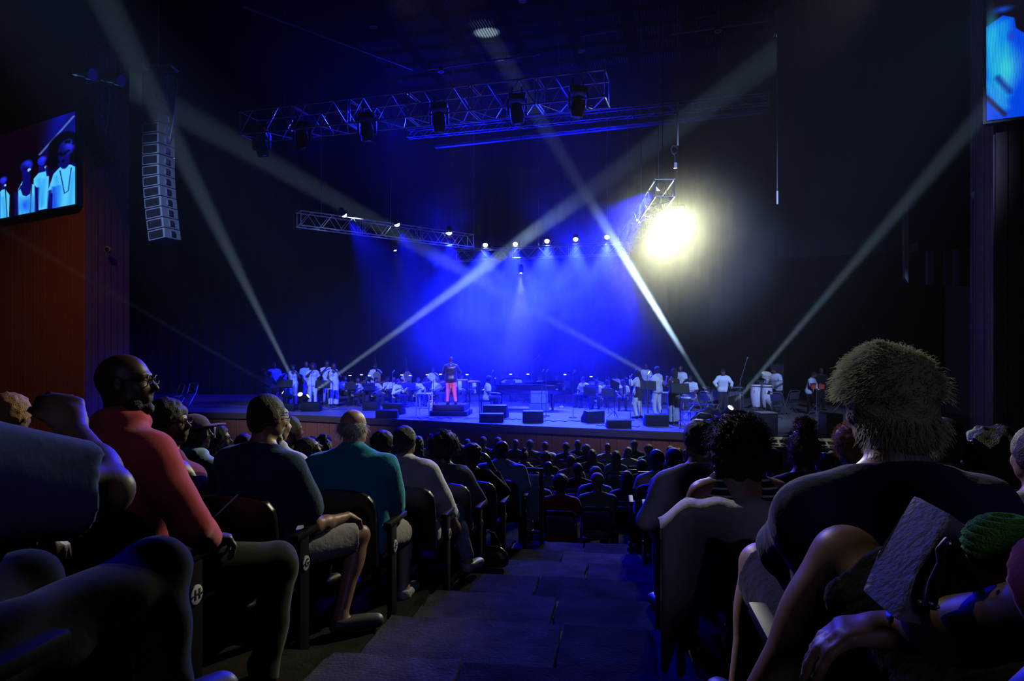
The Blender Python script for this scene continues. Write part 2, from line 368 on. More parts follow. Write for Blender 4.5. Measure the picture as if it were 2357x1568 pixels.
def hair_mesh(J, style, h, seed=0):
    H = J['H']; c = J['hc']; M = np.ascontiguousarray(H.T); p = lambda *a: c + H @ V3(*a); v = lambda *a: H @ V3(*a)
    line = lambda off: (p(0, .0 + off, 0), v(0, .74, -.67)); cz = []
    if style in ('short', 'crop'):
        g = .010 if style == 'short' else .004
        prs = [(ell(p(0, -.016, .030), (.078 + g, .098 + g, .091 + g), M), .01)]; fz = (.003, 150) if style == 'crop' else (.005, 110); cz = [line(.045)]
        prs += [(ell(p(s * .075, -.03, -.0), (.014, .03, .04), M), .02) for s in (-1, 1)]; prs.append((ell(p(0, -.075, -.035), (.055, .035, .05), M), .03))
    elif style == 'fringe':   # bald crown, hair round the back and sides
        prs = [(ell(p(0, -.03, .0), (.088, .092, .068), M), .01)]; fz = (.004, 130); cz = [(p(0, .02, 0), v(0, 1, 0))]
    elif style == 'afro': prs = [(ell(p(0, -.035, .045), (.150, .150, .140), M), .02)]; fz = (.016, 60); cz = [line(.055)]
    elif style == 'smallafro': prs = [(ell(p(0, -.025, .04), (.112, .118, .112), M), .02), (ell(p(0, -.07, -.02), (.08, .05, .07), M), .03)]; fz = (.010, 75); cz = [line(.05)]
    elif style == 'big': prs = [(ell(p(0, -.03, .035), (.135, .135, .125), M), .03), (ell(p(-.07, -.04, -.06), (.075, .08, .12), M), .05), (ell(p(.07, -.04, -.06), (.075, .08, .12), M), .05), (ell(p(0, -.08, -.06), (.11, .06, .12), M), .05)]; fz = (.014, 62); cz = [line(.055)] if False else []
    elif style in ('long', 'bob', 'locs', 'bun', 'pony'):
        prs = [(ell(p(0, -.018, .032), (.092, .110, .102), M), .01), (ell(p(0, -.06, -.02), (.085, .055, .09), M), .03)]
        if style == 'bob': prs += [(cap(p(-.06, -.03, 0), p(-.075, -.03, -.11), .035, .03), .03), (cap(p(.06, -.03, 0), p(.075, -.03, -.11), .035, .03), .03), (cap(p(-.04, -.08, -.02), p(-.04, -.085, -.12), .045), .03), (cap(p(.04, -.08, -.02), p(.04, -.085, -.12), .045), .03)]
        if style in ('long', 'locs'):
            for q in (-.06, -.02, .02, .06): prs.append((cap(p(q, -.07, 0), J['N'] + V3(q * 1.3, -.13, -.16), .042, .032), .02))
        if style == 'bun': prs.append((ell(p(0, -.05, .15), (.052, .052, .045), M), .01))
        if style == 'pony': prs.append((cap(p(0, -.11, .03), p(0, -.16, -.12), .035, .022), .02))
        fz = (.008, 80) if style != 'locs' else (.014, 55); cz = [line(.058)] if style in ('bun', 'pony') else []
        if style in ('long', 'bob', 'locs'): prs.append((ell(p(0, .105, -.035), (.072, .07, .115), M, neg=True), .02))
    elif style == 'shaggy':
        prs = [(ell(p(0, -.018, .036), (.094, .112, .100), M), .01), (ell(p(0, -.075, -.05), (.072, .045, .062), M), .03)] + [(ell(p(s * .078, -.015, -.01), (.022, .045, .05), M), .03) for s in (-1, 1)]; fz = (.006, 85); prs.append((ell(p(0, .12, -.03), (.08, .07, .105), M, neg=True), .02))
    else: return None
    if style == 'big': prs.append((ell(p(0, .125, -.03), (.07, .08, .12), M, neg=True), .02))
    return solid('hair', prs, h, fuzz=fz[0], fz=fz[1], cuts=cz, seed=seed)

def person_meshes(J, top='short', bottom='trousers', hair='short', h=.02, fold=0.0, face=True, hands=True, seed=0, collar=False, shoes=True, sleeve=.78):
    """a continuous body plus its clothes and hair, each a mesh"""
    out = []; body = head_prims(J, face) + torso_prims(J)
    for s in (-1, 1): body += arm_prims(J, s) + leg_prims(J, s) + foot_prims(J, s)
    fine_h = h
    if hands:
        for s in (-1, 1): body += hand_prims(J['Wr', s], J['E', s], s, J['Hd', s], J['curl', s])
    body.sort(key=lambda q: q[0][7])        # hollows last
    out.append(('body', solid('body', body, h), 'skin'))
    off = max(.011, h * .75)
    if top:
        T = torso_prims(J); N = J['N']
        if top in ('short', 'polo', 'long', 'shirt'):
            for s in (-1, 1):
                S, E, Wr = J['S', s], J['E', s], J['Wr', s]
                if top in ('long', 'shirt'): T += arm_prims(J, s); e = Wr; n = (Wr - E)
                else: e = S + (E - S) * sleeve; n = (E - S)
                n = n / np.linalg.norm(n)
                w = J['w'] ** .6
                if top in ('long', 'shirt'): T = T[:-2] + [(cap(E, E + (Wr - E) * .97, .046 * w, .036), .02)] ; T.append((cap(S, E, .054 * w, .044 * w), .03))
                else: T.append((cap(S, S + (E - S) * 1.1, .068 * w, .060 * w, cuts=[(e, n)]), .035))
        cuts = [(N + V3(0, 0, .028 if collar else .012), V3(0, .25, .97))]
        if top in ('tank',):
            T = T[:-2] + [(cap(N + J['T'] @ V3(s * .085, 0, -.01), J['S', s] * .6 + N * .4 + V3(0, 0, -.06), .04, .05), .03) for s in (-1, 1)]
            T.append((ell(N + V3(0, -.09, -.03), (.085, .09, .10), None, neg=True), .01)); T.append((ell(N + V3(0, .10, -.02), (.085, .09, .10), None, neg=True), .01)); cuts = []
        if top in ('short', 'polo', 'shirt', 'long', 'tunic') and bottom:
            T.append((cap(J['P'] + V3(-.07 * J['hipw'], -.01, -.04), J['P'] + V3(.07 * J['hipw'], -.01, -.04), .125 * J['hipw'] * (J['w'] * .5 + .5), sq=(1, 1.05, 1)), .05))
        cuts.append((J['P'] + V3(0, 0, -.13 if J['stand'] else -.10), V3(0, 0, -1)))
        if collar:
            ring = [N + V3(.066 * math.cos(t), -.008 + .066 * math.sin(t), .030 + .012 * -math.sin(t)) for t in np.linspace(0, 2 * math.pi, 9)]
            T += [(cap(ring[i], ring[i + 1], .012), .008) for i in range(8)]; cuts = cuts[1:]
            T.append((cap(N + V3(0, 0, .02), J['hc'] + V3(0, 0, 0), .052, .052, neg=True), .004))
        if top != 'tank': T.append((cap(N + V3(0, -.014, -.05), N + V3(0, -.008, .02), .062 * J['w'] ** .5, .058 * J['w'] ** .5), .04)); cuts[0] = (N + V3(0, 0, .030), V3(0, .30, .95)) if not collar else cuts[0]
        T.sort(key=lambda q: q[0][7])
        out.append(('shirt', solid('shirt', T, h, off + .003 + fold * .6, fold=fold, cuts=cuts, seed=seed), 'top'))
    if bottom:
        tp = torso_prims(J)[0]; L = [(tp[0][:6] + ([(J['P'] + J['B'] @ V3(0, 0, .10), J['B'] @ V3(0, 0, 1))], False), tp[1])]
        for s in (-1, 1):
            Hp, K, A = J['Hp', s], J['K', s], J['A', s]; w = J['w'] ** .5 * J['hipw'] ** .5
            if bottom == 'shorts': n = (K - Hp) / np.linalg.norm(K - Hp); L.append((cap(Hp, K, .098 * w, .080 * w, cuts=[(Hp + (K - Hp) * .88, n)]), .04))
            elif bottom == 'skirt': L.append((cap(Hp, K, .11 * w, .10 * w), .12))
            elif bottom == 'wide': L += [(cap(Hp, K, .095 * w, .08 * w), .05), (cap(K, A, .078 * w, .088 * w, cuts=[(A, V3(0, 0, -1))]), .03)]
            else: L += [(cap(Hp, K, .090 * w, .064 * w), .05), (cap(K, A + (K - A) * .06, .062 * w, .048, cuts=[(A + (K - A) * .03, (A - K) / np.linalg.norm(A - K))]), .03)]
        out.append(('trousers' if bottom in ('trousers', 'wide') else bottom, solid('trousers', L, h, off, fold=fold * .9, ff=20., seed=seed + 3), 'bottom'))
    if shoes:
        for s in (-1, 1):
            A, t = J['A', s], J['toe', s]; fl = min(A[2] - .085, t[2] - .035)
            out.append(('shoe', solid('shoe', [(cap(A + V3(0, -.025, -.035), t, .043, .038, sq=(1, 1, 1.15)), .02), (cap(A + V3(0, 0, -.02), A + V3(0, -.02, -.045), .044, .044), .02)], min(h, .012), .008, cuts=[(V3(0, 0, fl), V3(0, 0, -1)), (A + V3(0, 0, -.005), V3(0, 0, 1))]), 'shoe'))
    hm = hair_mesh(J, hair, min(h, .012), seed) if hair else None
    if hm: out.append(('hair', hm, 'hair'))
    return out

def person(meshes, loc, yaw, mats, label, group=None, scale=1.0, name='person', cat='person'):
    t = thing(name, label, cat, loc, R(yaw), group, scale)
    for nm, me, key in meshes:
        if len(me.polygons): link(nm, me, mats.get(key) or mats.get('top'), t)
    return t

def strands(J, n, length, mat_, parent, base=(.088, .106, .096), cen=(0, -.016, .032), th=(0, 360), ph=(-20, 90), curl=0.0, droop=.4, r=.0012, seed=0, comb=(0, 0, 0), name='hair_strands', segs=5):
    """fine locks standing off the head"""
    rg = random.Random(seed); H = J['H']; c = J['hc']; mb = MB()
    for i in range(n):
        t = R(rg.uniform(*th)); f = R(rg.uniform(*ph)); d = V3(math.cos(f) * math.cos(t), math.cos(f) * math.sin(t), math.sin(f))
        p0 = V3(cen[0] + base[0] * d[0], cen[1] + base[1] * d[1], cen[2] + base[2] * d[2]) * .97; L = length * rg.uniform(.5, 1.2)
        dr = d + V3(*comb) + V3(rg.uniform(-.4, .4), rg.uniform(-.4, .4), rg.uniform(-.3, .4)); dr /= np.linalg.norm(dr); q = V3(rg.uniform(-1, 1), rg.uniform(-1, 1), rg.uniform(-1, 1)); q /= np.linalg.norm(q); q2 = np.cross(dr, q)
        ph0 = rg.uniform(0, 6.28); pts = []
        for k in range(segs + 1):
            u = k / segs; w = p0 + dr * L * u + V3(0, 0, -droop * L * u * u) + (q * math.sin(ph0 + u * 9) + q2 * math.cos(ph0 + u * 9)) * curl * u ** .5
            pts.append(Vector(tuple(c + H @ w)))
        mb.tube(pts, r, 3, [r * (1 - .7 * k / segs) for k in range(segs + 1)])
    return mb.build(name, mat_, parent, smooth=60, kind='stuff')

def glasses(J, parent, m):
    H = J['H']; c = J['hc']; p = lambda *a: Vector(tuple(c + H @ V3(*a))); mb = MB()
    for s in (-1, 1):
        mb.tube([p(s * (.033 + .021 * math.cos(a)), .098, .008 + .017 * math.sin(a)) for a in np.linspace(0, 6.28, 13)], .0022, 5)
        mb.tube([p(s * .054, .097, .014), p(s * .074, .07, .014), p(s * .082, -.01, .012), p(s * .083, -.02, -.004)], .002, 5)
    mb.tube([p(-.012, .099, .012), p(0, .102, .015), p(.012, .099, .012)], .002, 5)
    return mb.build('glasses', m, parent)
def cap_hat(J, parent, m, brim=True):
    H = J['H']; c = J['hc']; M = np.ascontiguousarray(H.T); p = lambda *a: c + H @ V3(*a)
    prs = [(ell(p(0, -.014, .048), (.094, .112, .092), M, cuts=[(p(0, 0, .035), H @ V3(0, 0, -1))]), .01)]
    if brim: prs.append((ell(p(0, .12, .042), (.078, .085, .010), M), .012))
    return link('cap' if brim else 'beanie', solid('cap', prs, .007), m, parent)
def volume_box(name, lo, hi, build):
    me = bpy.data.meshes.new(name); bm = bmesh.new(); bmesh.ops.create_cube(bm, size=1)
    lo, hi = Vector(lo), Vector(hi)
    for v in bm.verts: v.co = Vector((v.co.x * (hi.x - lo.x), v.co.y * (hi.y - lo.y), v.co.z * (hi.z - lo.z)))
    bm.to_mesh(me); bm.free(); o = bpy.data.objects.new(name, me); COL.objects.link(o); o.location = (lo + hi) / 2
    m = bpy.data.materials.new(name); m.use_nodes = True; nt = m.node_tree; nt.nodes.clear()
    out = nt.nodes.new('ShaderNodeOutputMaterial'); v = nt.nodes.new('ShaderNodeVolumePrincipled')
    v.inputs['Color'].default_value = (1, 1, 1, 1); v.inputs['Emission Strength'].default_value = 0
    build(nt, v); nt.links.new(v.outputs[0], out.inputs['Volume']); me.materials.append(m); o['kind'] = 'stuff'
    return o

def thin(nt, v):
    v.inputs['Density'].default_value = 0.0017; v.inputs['Anisotropy'].default_value = 0.0
haze = volume_box('haze', (-20, 10.5, 1.37), (10.0, 34.6, 14.6), thin)
haze['label'] = 'thin theatrical haze filling the air over the stage'; haze['category'] = 'haze'

def smoke(nt, v):
    N, L = nt.nodes.new, nt.links.new
    v.inputs['Anisotropy'].default_value = 0.2
    tc = N('ShaderNodeTexCoord')
    n = N('ShaderNodeTexNoise'); n.inputs['Scale'].default_value = 0.28; n.inputs['Detail'].default_value = 3.5; n.inputs['Roughness'].default_value = 0.55; n.inputs['Distortion'].default_value = 0.6
    L(tc.outputs['Object'], n.inputs['Vector'])
    mr = N('ShaderNodeMapRange'); mr.inputs['From Min'].default_value = 0.42; mr.inputs['From Max'].default_value = 0.78; mr.inputs['To Min'].default_value = 0.04; mr.inputs['To Max'].default_value = 1.0
    L(n.outputs['Fac'], mr.inputs['Value'])
    # thins out towards the rim of the cloud
    mp = N('ShaderNodeMapping'); mp.inputs['Scale'].default_value = (1 / 8.5, 1 / 5.6, 1 / 5.0); L(tc.outputs['Object'], mp.inputs['Vector'])
    ln = N('ShaderNodeVectorMath'); ln.operation = 'LENGTH'; L(mp.outputs[0], ln.inputs[0])
    f = N('ShaderNodeMapRange'); f.interpolation_type = 'SMOOTHSTEP'
    f.inputs['From Min'].default_value = 0.25; f.inputs['From Max'].default_value = 1.0; f.inputs['To Min'].default_value = 0.12; f.inputs['To Max'].default_value = 0.0
    L(ln.outputs['Value'], f.inputs['Value'])
    mu = N('ShaderNodeMath'); mu.operation = 'MULTIPLY'; L(mr.outputs[0], mu.inputs[0]); L(f.outputs[0], mu.inputs[1])
    L(mu.outputs[0], v.inputs['Density'])
SMOKE_C = W(1220, 725, 29.0)
sm = volume_box('smoke', SMOKE_C - Vector((9.5, 5.6, 4.0)), SMOKE_C + Vector((8.5, 5.6, 6.0)), smoke)
sm['label'] = 'drifting stage smoke over the orchestra'; sm['category'] = 'smoke'

# a puff of smoke hanging round the blinding lamps
def puff(nt, v):
    N, L = nt.nodes.new, nt.links.new
    tc = N('ShaderNodeTexCoord'); n = N('ShaderNodeTexNoise'); n.inputs['Scale'].default_value = 0.5; n.inputs['Detail'].default_value = 3; L(tc.outputs['Object'], n.inputs['Vector'])
    mr = N('ShaderNodeMapRange'); mr.inputs['From Min'].default_value = 0.35; mr.inputs['From Max'].default_value = 0.75; mr.inputs['To Min'].default_value = 0.25; L(n.outputs['Fac'], mr.inputs['Value'])
    ln = N('ShaderNodeVectorMath'); ln.operation = 'LENGTH'; L(tc.outputs['Object'], ln.inputs[0])
    f = N('ShaderNodeMapRange'); f.interpolation_type = 'SMOOTHSTEP'; f.inputs['From Min'].default_value = 0.3; f.inputs['From Max'].default_value = 3.6; f.inputs['To Min'].default_value = 0.24; f.inputs['To Max'].default_value = 0.0; L(ln.outputs['Value'], f.inputs['Value'])
    mu = N('ShaderNodeMath'); mu.operation = 'MULTIPLY'; L(mr.outputs[0], mu.inputs[0]); L(f.outputs[0], mu.inputs[1]); L(mu.outputs[0], v.inputs['Density'])
PC = W(1560, 580, 21.6)
pf = volume_box('smoke_puff', PC - Vector((3.6, 3.0, 3.4)), PC + Vector((3.6, 3.0, 3.6)), puff)
pf['label'] = 'puff of smoke glowing round the two blinding lamps'; pf['category'] = 'smoke'
# ------------------------------------------------------------------ the setting
def struct(name, mb, m, parent=None, smooth=None): o = mb.build(name, m, parent, smooth=smooth); (parent is None) and o.__setitem__('kind', 'structure'); return o
AISLE = R(8.5); UX = Vector((math.cos(AISLE), -math.sin(AISLE), 0)); VX = Vector((math.sin(AISLE), math.cos(AISLE), 0))
def st(s, t, z): p = UX * s + VX * t; return Vector((p.x, p.y, z))
def tread_z(k): return CZ - 1.515 - .143 * k
def t_far(k): return 3.22 + .85 * k
def row_pt(px, t, z=0.0):
    m = (px - CX) / F_PX; Y = t / (math.cos(AISLE) + m * math.sin(AISLE)); return Vector((m * Y, Y, z))
def front_z(Y): return min(.66, max(0.0, .65 - (Y - 10) * .08))

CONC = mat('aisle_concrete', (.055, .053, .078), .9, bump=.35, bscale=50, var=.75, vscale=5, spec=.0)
CONC2 = mat('tier_concrete', (.03, .026, .026), .9, spec=.0, bump=.3, bscale=40, var=.35, vscale=9)
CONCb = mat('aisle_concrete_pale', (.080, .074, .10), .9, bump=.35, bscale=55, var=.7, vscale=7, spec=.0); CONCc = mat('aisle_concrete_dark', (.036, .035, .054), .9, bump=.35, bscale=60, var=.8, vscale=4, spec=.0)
GAP = mat('joint_dirt', (.02, .018, .016), .95, bump=.5, var=.3)
fl = MB(); fl.box((0, 12, -.06), (44, 52, .1)); floor = struct('floor', fl, CONC2)
fs = MB(); fs.add([(-17, 9.1, .70), (17, 9.1, .70), (17, 18.2, 0), (-17, 18.2, 0), (-17, 9.1, -.01), (17, 9.1, -.01), (17, 18.2, -.01), (-17, 18.2, -.01)], [(0, 1, 2, 3), (0, 4, 5, 1), (3, 2, 6, 7), (0, 3, 7, 4), (1, 5, 6, 2)])
floor_front = struct('floor_front', fs, CONC2)
rg = random.Random(4)
steps = bpy.data.objects.new('floor_steps', None); COL.objects.link(steps); steps['kind'] = 'structure'
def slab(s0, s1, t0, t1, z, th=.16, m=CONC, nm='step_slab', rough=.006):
    """a slab with slightly broken edges"""
    n = max(2, int((s1 - s0) / .12)); k = max(2, int((t1 - t0) / .14)); bmv = []; vs = []; fs = []
    for j in range(k + 1):
        for i in range(n + 1):
            e = i in (0, n) or j in (0, k)
            vs.append(st(s0 + (s1 - s0) * i / n + (rg.uniform(-rough, rough) if e else 0), t0 + (t1 - t0) * j / k + (rg.uniform(-rough, rough) if e else 0), z + rg.uniform(-.003, .002)))
    for j in range(k):
        for i in range(n): a = j * (n + 1) + i; fs.append((a, a + 1, a + n + 2, a + n + 1))
    ring = [i for i in range(n + 1)] + [j * (n + 1) + n for j in range(1, k + 1)] + [k * (n + 1) + i for i in range(n - 1, -1, -1)] + [j * (n + 1) for j in range(k - 1, 0, -1)]
    top = len(vs); vs += [vs[i] + Vector((0, 0, -.012)) + (vs[i] - st((s0 + s1) / 2, (t0 + t1) / 2, z)).normalized() * .006 for i in ring]; low = len(vs); vs += [Vector((vs[top + q].x, vs[top + q].y, z - th)) for q in range(len(ring))]
    m_ = len(ring)
    for q in range(m_): b = (q + 1) % m_; fs.append((ring[q], top + q, top + b, ring[b])); fs.append((top + q, low + q, low + b, top + b))
    mb = MB(); mb.add(vs, fs); tl = rg.uniform(-.005, .005); mb.v = [(x, y, w + tl * ((x - vs[0].x) + (y - vs[0].y) * .7)) for x, y, w in mb.v]; return mb.build(nm, m, steps, smooth=30)
tb = MB()
for k in range(-5, 7):
    z = tread_z(k); t1 = t_far(k); t0 = t1 - .85
    L, Rr = -1.42 + .035 * k, .42
    tb.add([st(-13, t0 - .02, z - .03), st(13, t0 - .02, z - .03), st(13, t1, z - .03), st(-13, t1, z - .03)] + [st(a, b, z - .9) for a, b in ((-13, t0 - .02), (13, t0 - .02), (13, t1), (-13, t1))], [(0, 1, 2, 3), (0, 4, 5, 1), (1, 5, 6, 2), (2, 6, 7, 3), (3, 7, 4, 0), (7, 6, 5, 4)])
    if k >= -2:
        # split the aisle slabs at the joints the photograph shows, tiers beyond them on both sides
        j1 = {0: -.72, 1: -.30, 2: -.40, 3: -.62, 4: -.25, 5: -.55, 6: -.35}.get(k, -.5) ; j2 = {0: .02 + .3, 1: .22, 2: .1, 3: .2}.get(k, .1)
        xs = [-5.6, -4.2, -2.9, L, j1, (j2 if k < 2 and j2 < .35 else None), Rr, 1.7, 3.1, 4.5]
        xs = [x for x in xs if x is not None]
        for a, b in zip(xs[:-1], xs[1:]):
            in_a = a >= L - 1e-6 and b <= Rr + 1e-6
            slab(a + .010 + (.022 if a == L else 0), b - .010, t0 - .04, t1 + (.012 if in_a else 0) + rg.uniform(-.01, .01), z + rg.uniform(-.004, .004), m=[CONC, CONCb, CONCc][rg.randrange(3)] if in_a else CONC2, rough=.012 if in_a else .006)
link('floor_tier', tb.mesh('tier'), GAP, steps)

# stage: floor, lip, boarded front
STAGE_M = mat('stage_boards', (.22, .19, .17), .36, bump=.12, bscale=18, var=.25, vscale=3, spec=.5, stretch=(1, 1, 1))
EDGE = [on_z(x, y, STAGE_Z) for x, y in [(-250, 943), (120, 944), (350, 948), (600, 952), (900, 965), (1200, 980), (1500, 993), (1900, 1010)]] + [on_z(2250, 1026, STAGE_Z)]
ctr = Vector((5.5, 30, STAGE_Z))
sf = MB(); back = [Vector((16, 20, STAGE_Z)), Vector((16, 36, STAGE_Z)), Vector((-24, 36, STAGE_Z))]
poly = [(p.x, p.y) for p in EDGE + back]; sf.prism(poly, .12, Matrix.Translation((0, 0, STAGE_Z - .12))); stage_floor = struct('floor_stage', sf, STAGE_M)
LIPM = mat('stage_lip', (.10, .06, .045), .4, var=.1); WOODF = mat('front_boards', (.30, .085, .045), .5, bump=.15, bscale=12, var=.3, vscale=5, stretch=(6, 6, .6))
lip = MB()
for a, b in zip(EDGE[:-1], EDGE[1:]):
    d = (b - a).normalized(); nrm = Vector((d.y, -d.x, 0)); a2, b2 = a + nrm * .05, b + nrm * .05
    lip.add([a2 + Vector((0, 0, .012)), b2 + Vector((0, 0, .012)), b + Vector((0, 0, .012)), a + Vector((0, 0, .012)), a2 - Vector((0, 0, .20)), b2 - Vector((0, 0, .20)), b - Vector((0, 0, .20)), a - Vector((0, 0, .20))], [(0, 1, 2, 3), (0, 4, 5, 1), (4, 7, 6, 5), (2, 6, 7, 3)])
struct('trim_stage_lip', lip, LIPM)
front = bpy.data.objects.new('wall_stage_front', None); COL.objects.link(front); front['kind'] = 'structure'
bme = None
for a, b in zip(EDGE[:-1], EDGE[1:]):
    L = (b - a).length; n = max(1, round(L / .48)); d = (b - a) / n; ang = math.atan2(d.y, d.x)
    mb_ = MB(); mb_.box((0, 0, 0), (d.length - .012, .03, 1.19)); bme = mb_.mesh('front_board')
    for i in range(n):
        o = link('front_board', bme, WOODF, front); p = a + d * (i + .5); o.location = (p.x, p.y + .05 + rg.uniform(0, .006), .58); o.rotation_euler = (0, 0, ang)
bk = MB()
for a, b in zip(EDGE[:-1], EDGE[1:]): bk.add([a + Vector((0, .09, -1.36)), b + Vector((0, .09, -1.36)), b + Vector((0, .09, -.1)), a + Vector((0, .09, -.1))], [(0, 1, 2, 3)])
link('front_backing', bk.mesh('backing'), GAP, front)

# side walls carrying the screens: boards on edge towards the house
def wall_line(a, s, px): Y = a / (1 + s * (px - CX) / F_PX); return Vector(((px - CX) / F_PX * Y, Y, 0))
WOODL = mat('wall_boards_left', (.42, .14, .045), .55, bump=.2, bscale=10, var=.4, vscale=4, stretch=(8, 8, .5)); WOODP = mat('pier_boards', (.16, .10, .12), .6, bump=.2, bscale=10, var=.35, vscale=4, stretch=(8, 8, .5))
def board_wall(name, p0, p1, z0, z1, m, bw=.24):
    r = bpy.data.objects.new(name, None); COL.objects.link(r); r['kind'] = 'structure'; r.location = (p0.x, p0.y, 0)
    L = (p1 - p0).length; n = round(L / bw); d = (p1 - p0) / n; mb_ = MB(); mb_.box((0, 0, 0), (d.length - .02, .05, z1 - z0)); me = mb_.mesh('board'); ang = math.atan2(d.y, d.x)
    for i in range(n):
        o = link('board', me, m, r); p = d * (i + .5); o.location = (p.x, p.y + rg.uniform(-.012, .012), (z0 + z1) / 2); o.rotation_euler = (0, 0, ang)
    bb = MB(); nn = Vector((-d.y, d.x, 0)).normalized() * .05; bb.add([nn + Vector((0, 0, z0)), p1 - p0 + nn + Vector((0, 0, z0)), p1 - p0 + nn + Vector((0, 0, z1)), nn + Vector((0, 0, z1))], [(0, 1, 2, 3)]); link('backing', bb.mesh('backing'), GAP, r)
    return r
a_l = 15.3; a_r = 15.1 * (1 + .55 * (2270 - CX) / F_PX) + .35
p195 = wall_line(a_l, .58, 195)
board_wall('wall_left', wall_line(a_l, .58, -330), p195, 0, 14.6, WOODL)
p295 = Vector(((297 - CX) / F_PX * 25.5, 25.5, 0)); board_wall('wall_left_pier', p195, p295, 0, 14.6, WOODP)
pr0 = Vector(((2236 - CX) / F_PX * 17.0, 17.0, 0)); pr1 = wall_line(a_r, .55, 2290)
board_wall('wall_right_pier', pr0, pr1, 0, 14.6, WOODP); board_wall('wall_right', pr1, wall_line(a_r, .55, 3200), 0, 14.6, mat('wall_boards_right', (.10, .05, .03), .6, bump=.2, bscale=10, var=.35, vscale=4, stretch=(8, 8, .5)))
# black drapes round the back of the stage
DR = mat('black_drape', (.006, .006, .008), 1.0, bump=.1, var=.1, spec=.0)
def drape(name, p0, p1, z1, fold=.12, wl=.55):
    L = (p1 - p0).length; n = int(L / wl * 6); d = (p1 - p0).normalized(); nn = Vector((-d.y, d.x, 0)); vs = []; fs = []
    for i in range(n + 1):
        p = p0 + d * (L * i / n) + nn * fold * math.sin(i / 6 * 2 * math.pi) * .5; vs += [Vector((p.x, p.y, STAGE_Z)), Vector((p.x, p.y, z1))]
    for i in range(n): fs.append((2 * i, 2 * i + 2, 2 * i + 3, 2 * i + 1))
    mb_ = MB(); mb_.add(vs, fs); return struct(name, mb_, DR, smooth=60)
drape('wall_back', Vector((-19.5, 34.9, 0)), Vector((15.5, 34.9, 0)), 14.6)
drape('wall_back_left', Vector((-16.4, 27.4, 0)), Vector((-19.3, 34.7, 0)), 14.6)
drape('wall_back_right', Vector((15.3, 34.7, 0)), Vector((13.6, 21.5, 0)), 14.6, .10)
ml = Vector(((1790 - CX) / F_PX * 21.9, 21.9, 0)); mr_ = Vector(((2245 - CX) / F_PX * 19.6, 19.6, 0)); L_ = (mr_ - ml).length; dd_ = (mr_ - ml).normalized(); n_ = int(L_ / .5 * 6); vs_ = []
for i in range(n_ + 1): p = ml + dd_ * (L_ * i / n_) + Vector((0, .05 * math.sin(i / 6 * 6.283), 0)); vs_ += [Vector((p.x, p.y, 6.6)), Vector((p.x, p.y, 14.7))]
mb_ = MB(); mb_.add(vs_, [(2 * i, 2 * i + 2, 2 * i + 3, 2 * i + 1) for i in range(n_)]); struct('wall_masking_drape', mb_, DR, smooth=60)
# right wing: pale frame of posts and rails seen through the dark
WF = mat('wing_frame_paint', (.36, .42, .40), .7, var=.15); wing = bpy.data.objects.new('wall_wing_frame', None); COL.objects.link(wing); wing['kind'] = 'structure'
for nm, pts in (('post', [(2082, 478), (2091, 478), (2091, 652), (2083, 640)]), ('post', [(2133, 470), (2150, 470), (2150, 545), (2133, 550)]), ('post', [(2136, 578), (2150, 574), (2150, 655), (2136, 655)]),
                ('post', [(2176, 470), (2191, 470), (2191, 535), (2176, 538)]), ('post', [(2177, 568), (2191, 566), (2191, 655), (2177, 655)]), ('rail', [(2134, 553), (2191, 539), (2191, 559), (2134, 571)]),
                ('rail', [(2208, 516), (2234, 514), (2234, 524), (2208, 527)]), ('block', [(2096, 562), (2111, 559), (2111, 577), (2096, 580)]), ('block', [(2209, 533), (2220, 531), (2220, 551), (2209, 552)]), ('panel', [(2209, 560), (2236, 556), (2236, 660), (2209, 660)])):
    d = 20.2; p = [W(x, y, d) for x, y in pts]; q = [v + Vector((0, .12, 0)) for v in p]; mb_ = MB(); mb_.add(p + q, [(3, 2, 1, 0), (4, 5, 6, 7), (0, 1, 5, 4), (1, 2, 6, 5), (2, 3, 7, 6), (3, 0, 4, 7)])
    mb_.build(nm, WF if nm != 'panel' else mat('wing_panel', (.10, .12, .12), .8), wing, smooth=None)
# ceiling with a grid of slatted panels
CEILZ = 14.75
cb = MB(); cb.box((0, 14, CEILZ + .35), (48, 46, .1)); ceiling = struct('ceiling', cb, mat('ceiling_black', (.002, .002, .003), 1.0, spec=0))
SL = mat('ceiling_slats', (.014, .012, .009), .9, spec=.05, var=.2); smb = MB()
for i in range(16): smb.box((-.72 + i * .096, 0, 0), (.042, .78, .05), Matrix.Rotation(R(25), 3, 'Y'))
sme = smb.mesh('slats'); ca = R(-14)
for i in range(-6, 7):
    for j in range(-4, 5):
        p = Matrix.Rotation(ca, 3, 'Z') @ Vector((i * 1.98, j * 1.16, 0)) + Vector((2.6, 21.8, CEILZ)); 
        if p.x < -5 or p.x > 10: continue
        o = link('slat_panel', sme, SL, ceiling); o.location = p; o.rotation_euler = (0, 0, ca); o['kind'] = 'stuff'
for a, b in (((560, 15, 19.5), (950, 160, 24.5)), ((985, 160, 24.5), (1243, 125, 22.6)), ((1545, 79, 21.4), (1772, 47, 20.0)), ((1597, 43, 21.0), (1655, 33, 20.8)), ((1338, 84, 22.5), (1425, 70, 22.0))):
    pm = MB(); pm.cyl(W(*a), W(*b), .035 if a[0] not in (1597, 1338) else .012, n=8); o = pm.build('ceiling_pipe', mat('pipe_grey', (.28, .28, .32), .5, var=.1), ceiling)

